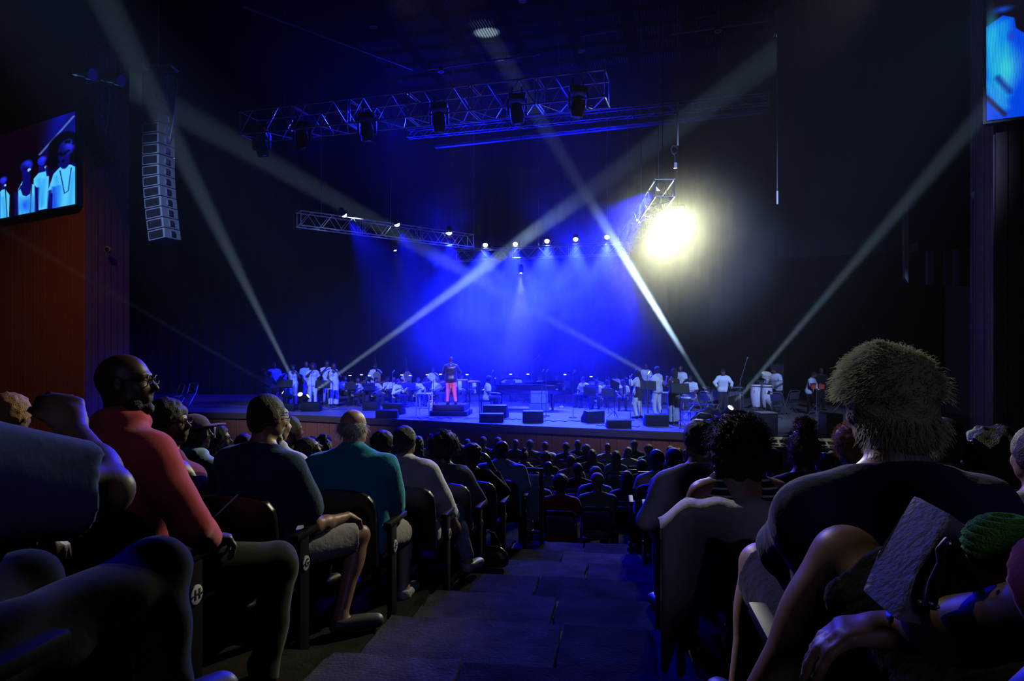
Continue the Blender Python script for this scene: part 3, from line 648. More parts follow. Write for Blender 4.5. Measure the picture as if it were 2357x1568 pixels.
# ------------------------------------------------------------------ big screens
def paint(w, h, layers, bgf):
    yy, xx = np.mgrid[0:h, 0:w].astype(np.float32); u = xx / w; v = yy / h; im = bgf(u, v)
    def blend(mask, c): 
        for i in range(3): im[..., i] = im[..., i] * (1 - mask) + c[i] * mask
    for L in layers:
        k = L[0]; soft = .006
        if k == 'e': _, cx_, cy_, rx, ry, c = L[:6]; d = (np.sqrt(((u - cx_) / rx) ** 2 + ((v - cy_) / ry) ** 2) - 1) * min(rx, ry)
        elif k == 'p':
            pts = L[1]; c = L[2]; d = np.full(u.shape, -9., np.float32); ins = np.zeros(u.shape, bool); dm = np.full(u.shape, 9., np.float32)
            for (x0, y0), (x1, y1) in zip(pts, pts[1:] + pts[:1]):
                t = np.clip(((u - x0) * (x1 - x0) + (v - y0) * (y1 - y0)) / ((x1 - x0) ** 2 + (y1 - y0) ** 2 + 1e-9), 0, 1); dm = np.minimum(dm, np.hypot(u - x0 - t * (x1 - x0), v - y0 - t * (y1 - y0)))
                cnd = ((y0 > v) != (y1 > v)) & (u < (x1 - x0) * (v - y0) / (y1 - y0 + 1e-12) + x0); ins ^= cnd
            d = np.where(ins, -dm, dm)
        elif k == 'l': _, x0, y0, x1, y1, th, c = L[:7]; t = np.clip(((u - x0) * (x1 - x0) + (v - y0) * (y1 - y0)) / ((x1 - x0) ** 2 + (y1 - y0) ** 2), 0, 1); d = np.hypot(u - x0 - t * (x1 - x0), v - y0 - t * (y1 - y0)) - th
        if k == 'l' and len(L) > 7: soft = L[7]
        if k == 'e' and len(L) > 6: soft = L[6]
        if k == 'p' and len(L) > 3: soft = L[3]
        blend(np.clip(.5 - d / soft, 0, 1), c)
    return im
def screen(name, label, P0, P1, z0, z1, im, off):
    """flat panel from P0 to P1; the picture is painted into an image made here"""
    h, w = im.shape[:2]; img = bpy.data.images.new(name + '_picture', w, h); px = np.ones((h, w, 4), np.float32); px[..., :3] = im[::-1]; img.pixels.foreach_set(px.ravel()); img.pack()
    ctr = (P0 + P1) / 2; t = thing('video_screen', label, 'screen', (ctr.x, ctr.y, z0)); d = (P1 - P0).normalized(); nn = Vector((d.y, -d.x, 0))
    fm = MB(); fm.add([Vector(p) - Vector((ctr.x, ctr.y, z0)) for p in (P0 - d * .06 + Vector((0, 0, z0 - .06)), P1 + d * .06 + Vector((0, 0, z0 - .06)), P1 + d * .06 + Vector((0, 0, z1 + .06)), P0 - d * .06 + Vector((0, 0, z1 + .06)))] + [Vector(p) - nn * .22 - Vector((ctr.x, ctr.y, z0)) for p in (P0 - d * .06 + Vector((0, 0, z0 - .06)), P1 + d * .06 + Vector((0, 0, z0 - .06)), P1 + d * .06 + Vector((0, 0, z1 + .06)), P0 - d * .06 + Vector((0, 0, z1 + .06)))], [(0, 1, 2, 3), (4, 7, 6, 5), (0, 4, 5, 1), (1, 5, 6, 2), (2, 6, 7, 3), (3, 7, 4, 0)])
    fm.build('cabinet', BLACK(), t, smooth=None)
    me = bpy.data.meshes.new('picture'); me.from_pydata([tuple(Vector(p) + nn * .02 - Vector((ctr.x, ctr.y, z0))) for p in (P0 + Vector((0, 0, z0)), P1 + Vector((0, 0, z0)), P1 + Vector((0, 0, z1)), P0 + Vector((0, 0, z1)))], [], [(0, 1, 2, 3)])
    uv = me.uv_layers.new(name='UVMap'); 
    for i, c in enumerate(((0, 0), (1, 0), (1, 1), (0, 1))): uv.data[i].uv = c
    m = bpy.data.materials.new(name + '_picture'); m.use_nodes = True; nt = m.node_tree; p = nt.nodes['Principled BSDF']; ti = nt.nodes.new('ShaderNodeTexImage'); ti.image = img; ti.extension = 'EXTEND'
    nt.links.new(ti.outputs[0], p.inputs['Emission Color']); p.inputs['Emission Strength'].default_value = 1.0; p.inputs['Base Color'].default_value = (.01, .01, .01, 1); p.inputs['Roughness'].default_value = .6; m.cycles.emission_sampling = 'NONE'; me.materials.append(m); link('picture', me, None, t)
    return t
def bg1(u, v):
    im = np.zeros(u.shape + (3,), np.float32); b = np.clip((u - .74) / .2, 0, 1) * np.clip(1.1 - v * .6, 0, 1); im[..., 0] = .045 * (1 - b) + .03 * b; im[..., 1] = .005 + .04 * b; im[..., 2] = .06 + .72 * b * (.75 + .25 * np.sin(u * 30 + v * 9)) ; im[..., 0] += np.clip(.5 - u, 0, 1) * .1; return im
SK, SK2, SH, SHD, HR = (.03, .03, .42), (.10, .12, .85), (.33, .80, 1.0), (.10, .34, .95), (.01, .01, .06)
SH2 = (.18, .62, .98)
def singer(x, y, s, hair, arms=True, sk=SK):
    L = []; e = lambda a, b, rx, ry, c, so=.006: ('e', x + a * s, y + b * s, rx * s, ry * s, c, so)
    if hair == 'curly': L += [e(0, -.02, .092, .13, HR, .02), e(-.05, .10, .06, .08, HR, .02), e(.06, .09, .05, .08, HR, .02)]
    elif hair == 'afro': L += [e(-.005, -.04, .072, .085, HR, .02)]
    elif hair == 'short': L += [e(0, -.05, .05, .05, HR, .01)]
    L += [('p', [(x - .03 * s, y + .06 * s), (x + .03 * s, y + .06 * s), (x + .034 * s, y + .17 * s), (x - .034 * s, y + .17 * s)], sk)]
    return L, e
lay = []
lay.append(('l', .99, .05, .76, .36, .006, (.45, .6, 1.0), .02))
# far off-frame half of the picture holds two more singers
for x in (.12, .31):
    L, e = singer(x, .42, 1.0, 'afro'); lay += L + [('p', [(x - .12, .66), (x - .03, .56), (x + .03, .56), (x + .12, .66), (x + .12, 1.05), (x - .12, 1.05)], SH), e(0, 0, .045, .066, SK2)]
# small woman at the frame's edge
L, e = singer(.485, .55, .62, 'short'); lay += L + [('p', [(.44, .72), (.47, .66), (.50, .66), (.535, .74), (.53, 1.03), (.45, 1.03)], SH), e(.0, .0, .042, .066, SK2), e(.0, -.10, .03, .04, HR), ('l', .50, .64, .515, 1.0, .003, HR), ('e', .50, .615, .010, .014, (.6, .8, 1))]
L, e = singer(.40, .58, .9, 'short'); lay += [('p', [(.36, .74), (.43, .62), (.462, .70), (.462, 1.03), (.36, 1.03)], SHD)]
# bald man behind
L, e = singer(.775, .44, .75, None); lay += [('p', [(.715, .62), (.755, .56), (.80, .55), (.825, .64), (.815, .99), (.71, .99)], SH)] + L + [e(0, .0, .042, .068, SK2), ('e', .805, .52, .012, .02, (.5, .75, 1)), ('l', .808, .53, .815, .62, .007, SK)]
lay += [('p', [(.60, .70), (.63, .62), (.665, .60), (.67, .80), (.60, .95)], SH)]
# woman in front with a microphone
L, e = singer(.662, .44, 1.0, 'afro'); lay += [('p', [(.585, .76), (.62, .66), (.70, .66), (.745, .74), (.75, 1.02), (.575, 1.02)], SK), ('p', [(.60, .72), (.618, .70), (.635, .78), (.662, .80), (.69, .78), (.70, .67), (.722, .69), (.725, .80), (.73, 1.0), (.597, 1.02)], SH)] + L
lay += [('e', .662, .68, .034, .10, SK), ('e', .664, .455, .042, .066, SK2, .02), ('e', .652, .475, .030, .050, SK, .02), ('e', .652, .44, .008, .006, HR), ('e', .68, .44, .008, .006, HR), ('e', .667, .488, .012, .012, HR), ('e', .645, .90, .03, .06, SHD, .05), ('e', .69, .92, .02, .07, SHD, .05), ('e', .683, .505, .013, .02, (.55, .8, 1.)), ('l', .69, .52, .72, .58, .006, HR), ('l', .704, .56, .69, 1.0, .0035, HR)]
# tall woman on the right
L, e = singer(.925, .36, 1.15, 'curly'); lay += [('p', [(.815, .80), (.855, .62), (.90, .56), (.97, .56), (1.02, .62), (1.02, 1.02), (.83, 1.02)], SH), ('p', [(.845, .76), (.90, .76), (.895, 1.0), (.84, 1.0)], SHD, .02)] + L
lay += [('e', .93, .50, .035, .09, SK), ('e', .945, .365, .048, .080, SK2, .03), ('e', .925, .38, .034, .07, SK, .02), ('e', .935, .33, .010, .007, HR), ('e', .965, .33, .010, .006, HR), ('e', .955, .405, .013, .012, HR), ('l', .90, .60, .93, .86, .003, SK), ('l', .93, .86, .955, .84, .003, SK), ('l', .955, .84, .975, .60, .003, SK), ('l', .838, .84, .835, 1.0, .012, SK)]
# folds and shading on the shirts, faces turned up to the microphones
for x, y0, y1, k in ((.615, .80, 1.0, 1), (.70, .82, 1.0, -1), (.875, .66, .95, 1), (.985, .66, .98, -1), (.755, .64, .92, 1), (.79, .66, .95, -1), (.48, .76, .98, 1), (.91, .78, 1.0, -1)): lay.append(('l', x, y0, x + .018 * k, y1, .007, SH2, .04))
lay += [('l', .583, .74, .592, 1.0, .011, SK, .02), ('l', .742, .74, .735, 1.0, .011, SK, .02), ('l', .832, .80, .826, 1.0, .010, SK, .02), ('e', .672, .43, .018, .022, (.16, .22, .98), .05), ('e', .955, .345, .020, .03, (.16, .22, .98), .05), ('e', .783, .42, .018, .02, (.16, .22, .98), .04), ('e', .49, .54, .016, .02, (.16, .22, .98), .04)]
for i in range(34):
    a = i * 2.4; r = .07 + .03 * math.sin(i * 1.7); lay.append(('e', .925 + math.cos(a) * r, .36 + math.sin(a) * r * 1.5, .012, .016, HR, .01)) if (math.cos(a) < .2 or math.sin(a) < -.2) else None
P0 = wall_line(15.0, .58, -120); P1 = wall_line(15.0, .58, 174)
screen('screen_left', 'large blue video screen of singers high on the wooden side wall', P0, P1, 8.76, 12.0, paint(700, 300, lay, bg1), .3)
def bg2(u, v):
    im = np.zeros(u.shape + (3,), np.float32); st_ = .6 + .4 * np.sin(u * 170 + np.sin(v * 20)) * np.sin(u * 63); im[..., 0] = .02 + .05 * st_; im[..., 1] = .02; im[..., 2] = .06; return im
lay2 = [('p', [(0, .36), (.10, .30), (.17, .33), (.18, .40), (.22, .44), (.30, .46), (.45, .40), (.6, .5), (.6, 1.02), (0, 1.02)], (.0, .30, 1.0)), ('p', [(0, .38), (.09, .33), (.14, .34), (.15, .85), (.08, .95), (0, .8)], (.05, .62, 1.0), .05), ('e', .12, .66, .06, .10, (.25, .9, .95), .12), ('e', .03, .45, .025, .10, (.2, .85, 1.), .08),
        ('l', .01, .76, .12, .92, .016, (.15, .65, 1.), .05), ('l', .0, .84, .11, .97, .012, (.16, .08, .25), .02), ('l', .07, .72, .14, .82, .012, (.02, .08, .6), .04), ('e', .10, .26, .045, .018, (.05, .3, .9), .03), ('l', .28, .44, .28, 1.02, .006, (.0, .02, .3)), ('e', .24, .14, .05, .03, (.1, .4, 1.0), .04), ('e', .22, .16, .03, .02, (.1, .5, .95), .02), ('e', .15, .45, .02, .03, (.1, .3, .9), .03), ('e', .23, .06, .03, .05, (.0, .1, .5), .03),
        ('e', .36, .30, .08, .12, (.02, .03, .30)), ('l', .36, .5, .40, 1.0, .02, (.3, .8, 1.), .04), ('p', [(.6, .5), (.75, .35), (.95, .5), (1.02, 1.02), (.6, 1.02)], (.1, .4, 1.)), ('e', .78, .25, .07, .10, (.02, .03, .3))]
im2 = paint(520, 420, lay2, bg2); yy, xx = np.mgrid[0:420, 0:520]; im2 *= (.88 + .12 * np.sin(xx * 1.3 + 2 * np.sin(yy * .05)))[..., None].astype(np.float32)
a2 = 15.1 * (1 + .55 * (2270 - CX) / F_PX); Q0 = wall_line(a2, .55, 2270); Q1 = wall_line(a2, .55, 2680)
screen('screen_right', 'tall blue video screen showing a blurred performer, beside the dark pier', Q0, Q1, 8.76, 12.0, im2, .3)
# ------------------------------------------------------------------ rigging
CYLM = MB(); CYLM.cyl((0, 0, 0), (0, 0, 1), 1, n=6); CYLM = CYLM.mesh('tube', smooth=50)
def strut(parent, a, b, r, m, name='tube'):
    a, b = Vector(a), Vector(b); o = link(name, CYLM, m, parent); o.matrix_local = Matrix.Translation(a) @ (b - a).to_track_quat('Z', 'Y').to_matrix().to_4x4() @ Matrix.Diagonal((r, r, (b - a).length, 1)); return o
def truss(label, A, B, w, h, nseg, nbay, group=None, r=.028, m=None):
    """box truss between bottom-front corners A and B: chords and braces as separate tubes"""
    A, B = Vector(A), Vector(B); m = m or ALU(); t = thing('lighting_truss', label, 'truss', A, 0, group); L = B - A; d = L.normalized(); nn = Vector((-d.y, d.x, 0)).normalized()
    if nn.y < 0: nn = -nn
    for q in (.12, .5, .88): strut(t, L * q + nn * w * .5 + Vector((0, 0, h)), L * q + nn * w * .5 + Vector((0, 0, CEILZ + .3 - A.z - L.z * q)), .008, m, 'hanging_wire')
    up = Vector((0, 0, h)); bw = nn * w; corners = [Vector(), bw, bw + up, up]
    for sgi in range(nseg):
        s0 = L * (sgi / nseg); s1 = L * ((sgi + 1) / nseg); g = d * .04
        for c in corners: strut(t, c + s0 + g * .3, c + s1 - g * .3, r, m, 'chord')
        for e in (s0 + g, s1 - g):
            for i in range(4): strut(t, corners[i] + e, corners[(i + 1) % 4] + e, r * .8, m, 'post')
        for b in range(nbay):
            q0 = s0 + g + (s1 - s0 - 2 * g) * (b / nbay); q1 = s0 + g + (s1 - s0 - 2 * g) * ((b + 1) / nbay)
            for fi, (c0, c1) in enumerate(((0, 3), (1, 2), (0, 1))):
                x, y = (corners[c0], corners[c1]) if b % 2 == 0 else (corners[c1], corners[c0]); strut(t, x + q0, y + q1, r * .55, m, 'brace')
    return t
T1 = truss('long aluminium box truss above the stage front carrying black moving heads', W(550, 310, 21.5), W(1396, 222, 18.25), .85, .72, 6, 4, 'overhead box trusses')
T3 = truss('sloping box truss over stage left with three lit blue lamps on top', W(690, 518, 23.5), W(1092, 569, 27.2), .5, .50, 3, 6, 'overhead box trusses', .022)
T4 = truss('rear box truss with a row of five lit blue lamps', W(1040, 600, 29.8), W(1448, 583, 27.8), .5, .46, 3, 6, 'overhead box trusses', .02)
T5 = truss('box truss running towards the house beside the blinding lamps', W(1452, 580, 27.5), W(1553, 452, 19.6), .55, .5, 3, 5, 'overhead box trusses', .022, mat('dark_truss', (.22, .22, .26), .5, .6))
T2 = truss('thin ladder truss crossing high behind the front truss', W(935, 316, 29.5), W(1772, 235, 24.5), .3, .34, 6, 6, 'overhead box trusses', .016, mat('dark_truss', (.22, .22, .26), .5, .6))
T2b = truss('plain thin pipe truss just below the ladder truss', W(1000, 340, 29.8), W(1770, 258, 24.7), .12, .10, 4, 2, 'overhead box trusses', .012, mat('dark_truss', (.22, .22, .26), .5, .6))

LENS_B = mat('blue_lamp_lens', (.5, .6, 1), .3, var=0, emit=(.45, .6, 1.0), estr=14); LENS_W = mat('white_lamp_lens', (1, 1, 1), .3, var=0, emit=(.8, .95, 1.0), estr=30); LENS_Y = mat('blinder_lens', (1, 1, .9), .3, var=0, emit=(1, 1, .8), estr=60)
GLASSD = mat('dark_lens', (.02, .02, .03), .08, var=0, spec=.8)
def mover(name, label, p, dirv, hang=True, lens=GLASSD, s=1.0, group=None, hook=None):
    """moving head: base box, yoke with two arms, barrel head with a lens. p = centre of the head"""
    p = Vector(p); d = Vector(dirv).normalized(); z = 1 if hang else -1; t = thing(name, label, 'stage light', p, 0, group)
    b = MB(); b.box((0, 0, z * .34 * s), (.36 * s, .26 * s, .13 * s)); b.build('base', PLAST(), t, bevel=.02 * s)
    if hang:
        c = MB(); c.cyl((-.1 * s, 0, .39 * s), (-.1 * s, 0, .56 * s), .02 * s); c.cyl((.1 * s, 0, .39 * s), (.1 * s, 0, .56 * s), .02 * s); c.build('clamp', BLACK(), t)
    for q in (-1, 1): y = MB(); y.box((q * .185 * s, 0, z * .13 * s), (.045 * s, .12 * s, .36 * s)); y.build('yoke_arm', PLAST(), t, bevel=.01 * s)
    h = MB(); h.lathe(-d * .22 * s, d, [(0, .07 * s), (.03 * s, .115 * s), (.12 * s, .135 * s), (.26 * s, .145 * s), (.38 * s, .13 * s), (.42 * s, .12 * s), (.415 * s, .10 * s), (.40 * s, .10 * s)], 16); hd = h.build('head', PLAST(), t)
    l = MB(); l.lathe(d * .185 * s, d, [(0, .10 * s), (.02 * s, .08 * s), (.03 * s, .03 * s)], 16); l.build('lens', lens, hd)
    return t
for i, (x, y, d, dx) in enumerate(((600, 332, 21.8, .15), (693, 314, 21.1, .1), (843, 296, 20.3, .05), (1010, 274, 19.5, 0), (1190, 254, 18.9, .1), (1331, 238, 18.5, -.1))):
    where = ['at the far left end', 'second from the left end', 'third from the left end', 'hanging below the middle', 'second from the right end', 'hanging at the right end'][i]
    mover('moving_head_light', f'unlit black moving head light {where} of the front truss', W(x, y + 6, d) + Vector((0, .1, 0)), (dx, .1, -1), True, s=1.35, group='moving heads under the front truss')
SRC = {}
lamp_words = ['leftmost of the three on the sloping truss', 'middle of the three on the sloping truss', 'rightmost of the three on the sloping truss', 'first from the left on the rear truss', 'second from the left on the rear truss', 'third from the left on the rear truss', 'fourth from the left on the rear truss', 'fifth from the left on the rear truss',
              'nearest on the truss beside the blinding lamps', 'middle one on the truss beside the blinding lamps', 'farthest on the truss beside the blinding lamps']
for i, (x, y, d) in enumerate(BLUE_LAMPS):
    p = W(x, y, d); tgt = (W(1050, 860, 27) if i < 3 else W(x - 10, 930, 24.5) if i < 8 else W(1050, 850, 27.0)); dv = (tgt - p).normalized()
    # the glass faces partly towards the house, as the bright discs in the photograph show
    t = thing('wash_light', 'lit blue wash light, ' + lamp_words[i], 'stage light', p - dv * .16, 0, 'lit blue wash lights'); s = 1.0
    h = MB(); h.lathe((0, 0, 0), dv, [(-.16, .05), (-.10, .09), (.05, .115), (.10, .12)], 12); hd = h.build('housing', PLAST(), t)
    l = MB(); l.ball(dv * .10, .105, 12, (1, 1, 1)); l.build('lens', LENS_B if i < 8 else mat('blue_lamp_lens_dim', (.5, .6, 1), .3, var=0, emit=(.5, .65, 1.0), estr=4), hd)
    y = MB(); y.tube([(-.15, 0, -.28), (-.15, 0, 0), (-.12, 0, .02)], .016); y.tube([(.15, 0, -.28), (.15, 0, 0), (.12, 0, .02)], .016); y.tube([(-.15, 0, -.28), (.15, 0, -.28)], .018); y.build('yoke', BLACK(), t)
for i, (x, y, d) in enumerate(((1560, 505, 22.0), (1525, 545, 23.0))):
    p = W(x, y, d); dv = (Vector((0, 3, CZ - 1)) - p).normalized(); t = thing('blinder_light', ('upper' if i == 0 else 'lower') + ' of the two blinding white lamps under the right truss', 'stage light', p, 0, 'blinding lamps')
    h = MB(); h.lathe(-dv * .02, dv, [(-.30, .08), (-.2, .16), (0, .21), (.0, .19)], 16); hd = h.build('housing', PLAST(), t); l = MB(); l.lathe((0, 0, 0), dv, [(0, .17), (.03, .12), (.05, .03)], 16); l.build('lens', LENS_Y, hd)
    y = MB(); y.tube([(-.22, 0, .45), (-.22, 0, 0)], .018); y.tube([(.22, 0, .45), (.22, 0, 0)], .018); y.tube([(-.22, 0, .45), (.22, 0, .45)], .02); y.cyl((0, 0, .45), (0, 0, CEILZ + .32 - p.z), .014); y.build('yoke', BLACK(), t)
# floor clusters
words = ['aimed steeply up left from the left cluster', 'aimed up right from the left cluster', 'aimed low to the left from the left cluster', 'aimed low left across the stage from the right cluster', 'aimed steeply up left from the right cluster', 'aimed up right from the right cluster']
for i, (n_, a, b, e, ang) in enumerate(BEAMS):
    d = (b - a).normalized(); off = [(-.0), 0, 0, 0, 0, 0][i]; p = a - d * .36
    t = thing('beam_light', 'floor moving head light throwing a white beam, ' + words[i], 'stage light', (p.x, p.y, STAGE_Z), 0, 'beam lights on the stage floor')
    hz = p.z - STAGE_Z; b_ = MB(); b_.box((0, 0, .09), (.34, .30, .17)); b_.build('base', PLAST(), t, bevel=.02)
    for q in (-1, 1): y = MB(); y.box((q * .17, 0, (hz + .15) / 2), (.04, .12, hz - .1)); y.build('yoke_arm', PLAST(), t, bevel=.01)
    h = MB(); h.lathe(Vector((0, 0, hz)) - d * .12, d, [(0, .06), (.03, .10), (.12, .115), (.30, .12), (.42, .11), (.44, .10), (.40, .09)], 14); hd = h.build('head', PLAST(), t)
    l = MB(); l.lathe(Vector((0, 0, hz)) + d * .29, d, [(0, .085), (.012, .06), (.015, .02)], 14); l.build('lens', LENS_W if i != 2 else mat('dim_lens', (1, 1, 1), .3, var=0, emit=(.5, .8, 1), estr=4), hd)
# small profile lamps with visible cones
for (x, y, d, tx, ty, td, e, ang, lab, c) in ((1199, 630, 27.5, 1195, 930, 26.5, 1100, 30, 'small profile lamp above the piano throwing a narrow cone', (.55, .65, 1.0)), (910, 578, 26.0, 975, 900, 25.0, 350, 40, 'small dim profile lamp under the sloping truss', (.35, .55, 1.0))):
    p = W(x, y, d); dv = (W(tx, ty, td) - p).normalized(); t = thing('profile_light', lab, 'stage light', p, 0); h = MB(); h.lathe(-dv * .38, dv, [(0, .05), (.1, .09), (.34, .08), (.36, .07)], 12); hd = h.build('housing', PLAST(), t); l = MB(); l.lathe(-dv * .03, dv, [(0, .065), (.02, .03)], 12); l.build('lens', LENS_W, hd)
    y_ = MB(); y_.tube([(-.1, 0, .1), (-.1, 0, .42), (.1, 0, .42), (.1, 0, .1)], .012); y_.cyl((0, 0, .42), (0, 0, CEILZ + .32 - p.z), .008); y_.build('yoke', BLACK(), t)
    spot('profile_lamp', p + dv * .06, p + dv * 5, e, c, ang, .15, .03)
# hanging line arrays
def line_array(label, pts, d, sx, mfn, frame=True):
    top = W(*pts[0], d); t = thing('line_array_speaker', label, 'speaker array', top); n = len(pts)
    for i in range(n - 1):
        a = W(*pts[i], d) - top; b = W(*pts[i + 1], d) - top; c = (a + b) / 2; hh = (b - a).length * .93; ang = math.atan2((b - a).x, -(b - a).z)
        M = Matrix.Rotation(-ang * 0 + R(-18), 3, 'Z') @ Matrix.Rotation(-ang, 3, 'Y'); q = MB()
        prof = [(-.5 * sx, -hh / 2), (.5 * sx, -hh / 2), (.5 * sx, hh / 2), (-.5 * sx, hh / 2)]
        q.box((0, 0, 0), (sx, .55, hh)); o = link('speaker_box', q.mesh('box', bevel=.012), mfn, t); o.matrix_local = Matrix.Translation(c) @ M.to_4x4()
        g = MB(); g.box((0, -.285, 0), (sx * .8, .02, hh * .7)); g.box((sx * .28, -.30, 0), (.05, .02, .05)); link('grille', g.mesh('grille'), BLACK(), o)
        hb = MB(); hb.box((sx * .5 + .012, 0, 0), (.02, .12, hh * .55)); link('handle', hb.mesh('handle'), CHROME(), o)
    if frame:
        f = MB()
        for y in (-.2, .2): f.tube([(-sx * .6, y, .12), (sx * .75, y, .12)], .03)
        f.tube([(-sx * .6, -.2, .12), (-sx * .6, .2, .12)], .03); f.tube([(sx * .75, -.2, .12), (sx * .75, .2, .12)], .03); f.cyl((0, 0, .12), (0, 0, CEILZ - top.z + .32), .012); f.tube([(sx * .75, 0, .12), (sx * .9, 0, -.3), (sx * .72, 0, -1.2), (sx * .5, 0, -1.9)], .012); f.build('flying_frame', ALU(), t)
    return t
line_array('long curved hanging speaker array, its top boxes crossed by a white beam', [(365, 168 + 0)] + [(365 - .0 * i + max(0, i - 9) ** 1.55 * .75, 168 + i * 24.2) for i in range(1, 17)], 18.15, .555, mat('array_grey', (.10, .11, .12), .5, var=.1))
line_array('shorter dark hanging speaker array close to the left pier', [(222 + max(0, i - 6) ** 1.5 * 2.0, 200 + i * 15.5) for i in range(13)], 22.5, .5, PLAST())
for x, y, d, lab in ((200, 165, 19.0, 'chrome floodlight hanging by the left pier above the screen'), (266, 180, 20.0, 'small silver floodlight hanging between the pier and the speaker array')):
    p = W(x, y, d); t = thing('hanging_floodlight', lab, 'floodlight', p); h = MB(); h.lathe((-.25, 0, 0), (1, -.2, -.25), [(0, .06), (.05, .11), (.3, .12), (.34, .16), (.50, .17)], 14); h.build('housing', CHROME(), t); b = MB(); b.box((-.3, .05, .02), (.22, .2, .2)); b.build('ballast', CHROME(), t, bevel=.02); c = MB(); c.cyl((0, 0, .1), (0, 0, CEILZ - p.z + .25), .012); c.build('hanger', CHROME(), t)
# chains, hooks, house pendants
for x, y0, y1, y2, d, lab in ((1560, 60, 235, 335, 19.8, 'hanging hoist cable above the blinding lamps, brightly lit'), (1789, -30, 440, 470, 19.5, 'long thin hoist cable hanging at the right of the stage')):
    t = thing('hoist_cable', lab, 'cable', W(x, y2, d)); b = W(x, y2, d)
    c = MB(); c.cyl((0, 0, 0), Vector((0, 0, CEILZ + .3 - b.z)), .012); c.build('cable', mat('cable_steel', (.35, .35, .4), .4, .6, var=0), t)
    c = MB(); c.cyl((0, 0, 0), Vector((0, 0, (W(x, y1, d) - b).z)), .028, n=8); c.build('sleeve', mat('white_sleeve', (.9, .9, .85), .4, var=0), t)
    if x == 1560:
        h = MB(); h.tube([(-.10 + .09 * math.cos(a), 0, -.12 + .12 * math.sin(a)) for a in np.linspace(.3, 5.6, 12)], .022); h.tube([(-.10, 0, -.24), (-.08, 0, -.5)], .018); h.box((-.07, 0, -.58), (.09, .08, .16)); h.build('hook', mat('hook_steel', (.12, .12, .14), .5, .6, var=0), t)
for i, (x, y, d) in enumerate(((860, 62, 20.5), (1015, 165, 24.0), (1338, 118, 21.5), (1653, 72, 20.2), (1203, 2, 19.5))):
    w_ = ['left of the slatted ceiling', 'just above the front truss', 'near the right end of the front truss', 'below the short blue pipe at the right', 'cut by the top of the frame'][i]
    p = W(x, y, d); t = thing('house_pendant', 'dark ring-shaped house light ' + w_, 'ceiling light', p, 0, 'ring pendants under the ceiling'); r_ = MB(); r_.tube([(.095 * math.cos(a), .095 * math.sin(a), 0) for a in np.linspace(0, 6.283, 17)], .022); r_.build('ring', mat('ring_metal', (.5, .5, .6), .35, .5, var=0), t)
    c = MB(); c.lathe((0, 0, .0), (0, 0, 1), [(0, .09), (.12, .08), (.2, .03)], 12); c.cyl((0, 0, .1), (0, 0, CEILZ + .3 - p.z), .012); c.build('shade', BLACK(), t)
# two security cameras (small domes) on the piers
for x, y, d, lab in ((246, 574, 24.35, 'small round camera dome on the left pier'), (2252, 447, 16.62, 'small round camera dome on the right pier')):
    p = W(x, y, d); t = thing('camera_dome', lab, 'camera', p); c = MB(); c.lathe((0, .12, 0), (0, -1, 0), [(0, .11), (.10, .11), (.12, .10)], 14); c.build('housing', mat('grey_plastic', (.4, .4, .45), .4, var=0), t); b = MB(); b.ball((0, 0, 0), .075, 12); b.build('lens_dome', GLASSD, t)
# ------------------------------------------------------------------ performers on the stage
WHT = cloth('white', (.72, .74, .80)); CREAM = cloth('cream', (.70, .66, .60)); DENIM = cloth('pale_denim', (.30, .38, .55)); DKP = cloth('dark_trousers', (.03, .032, .05)); NAVY = cloth('navy', (.04, .06, .16)); PINK = cloth('bright_pink', (.98, .16, .42)); BLK = cloth('black', (.012, .012, .014))
PATT = mat('patterned_jacket', (.014, .017, .03), .35, var=.95, vscale=22, sheen=.2); LTB = cloth('light_blue', (.32, .48, .75)); GREYP = cloth('grey_trousers', (.25, .27, .33))
HK = hairm('black', (.012, .010, .010)); HG = hairm('grey', (.45, .45, .46)); HB = hairm('brown', (.06, .035, .02))
h_ = .019
TP = {}
def tpl(key, J, **k):
    if key not in TP: TP[key] = (person_meshes(J, h=h_, fold=.004, face=True, **k), J)
    return TP[key]
MIC = ((.27, .10, .26), (.07, .22, .50)); MICL = ((-.27, .10, .26), (-.07, .22, .50))
tpl('man_mic', pose(stand=True, arms=[None, MIC], head=(8, 4, 0), w=1.0), top='short', bottom='trousers', hair='short')
tpl('man_still', pose(stand=True, arms=[((-.24, .02, .2), (-.12, .22, .02)), ((.24, .02, .2), (.12, .22, .02))], w=1.05), top='short', bottom='trousers', hair=None)
tpl('woman_tank', pose(stand=True, bust=1, hip=1.08, sh=.155, w=.92, arms=[MICL, None], head=(0, 5, 0)), top='tank', bottom='trousers', hair='smallafro')
tpl('woman_loose', pose(stand=True, bust=1, hip=1.05, sh=.155, w=.95, arms=[((-.26, .02, .2), (-.20, .16, .05)), MIC], head=(-5, 5, 0)), top='short', bottom='trousers', hair='big')
tpl('woman_wide', pose(stand=True, bust=1, hip=1.12, sh=.155, w=.92, arms=[MICL, ((.24, .05, .2), (.16, .22, .12))], head=(5, 5, 0)), top='tank', bottom='wide', hair='bob')
tpl('woman_jeans', pose(stand=True, bust=1, hip=1.22, sh=.155, w=.95, arms=[((-.24, .16, .28), (-.05, .26, .50)), None], legs=[((-.10, .10, .50), (-.08, .02, .09)), ((.13, .0, .49), (.14, -.06, .09))]), top='long', bottom='trousers', hair='locs')
tpl('man_tee', pose(stand=True, arms=[((-.27, .12, .24), (-.05, .24, .42)), ((.28, .02, .2), (.20, .22, .10))], w=1.08, legs=[((-.12, .06, .49), (-.14, .02, .09)), ((.12, .02, .49), (.16, -.04, .09))]), top='short', bottom='trousers', hair='short')
VIO = [((-.30, .16, .16), (-.24, .44, .34)), ((.34, .12, .12), (.10, .40, .28))]
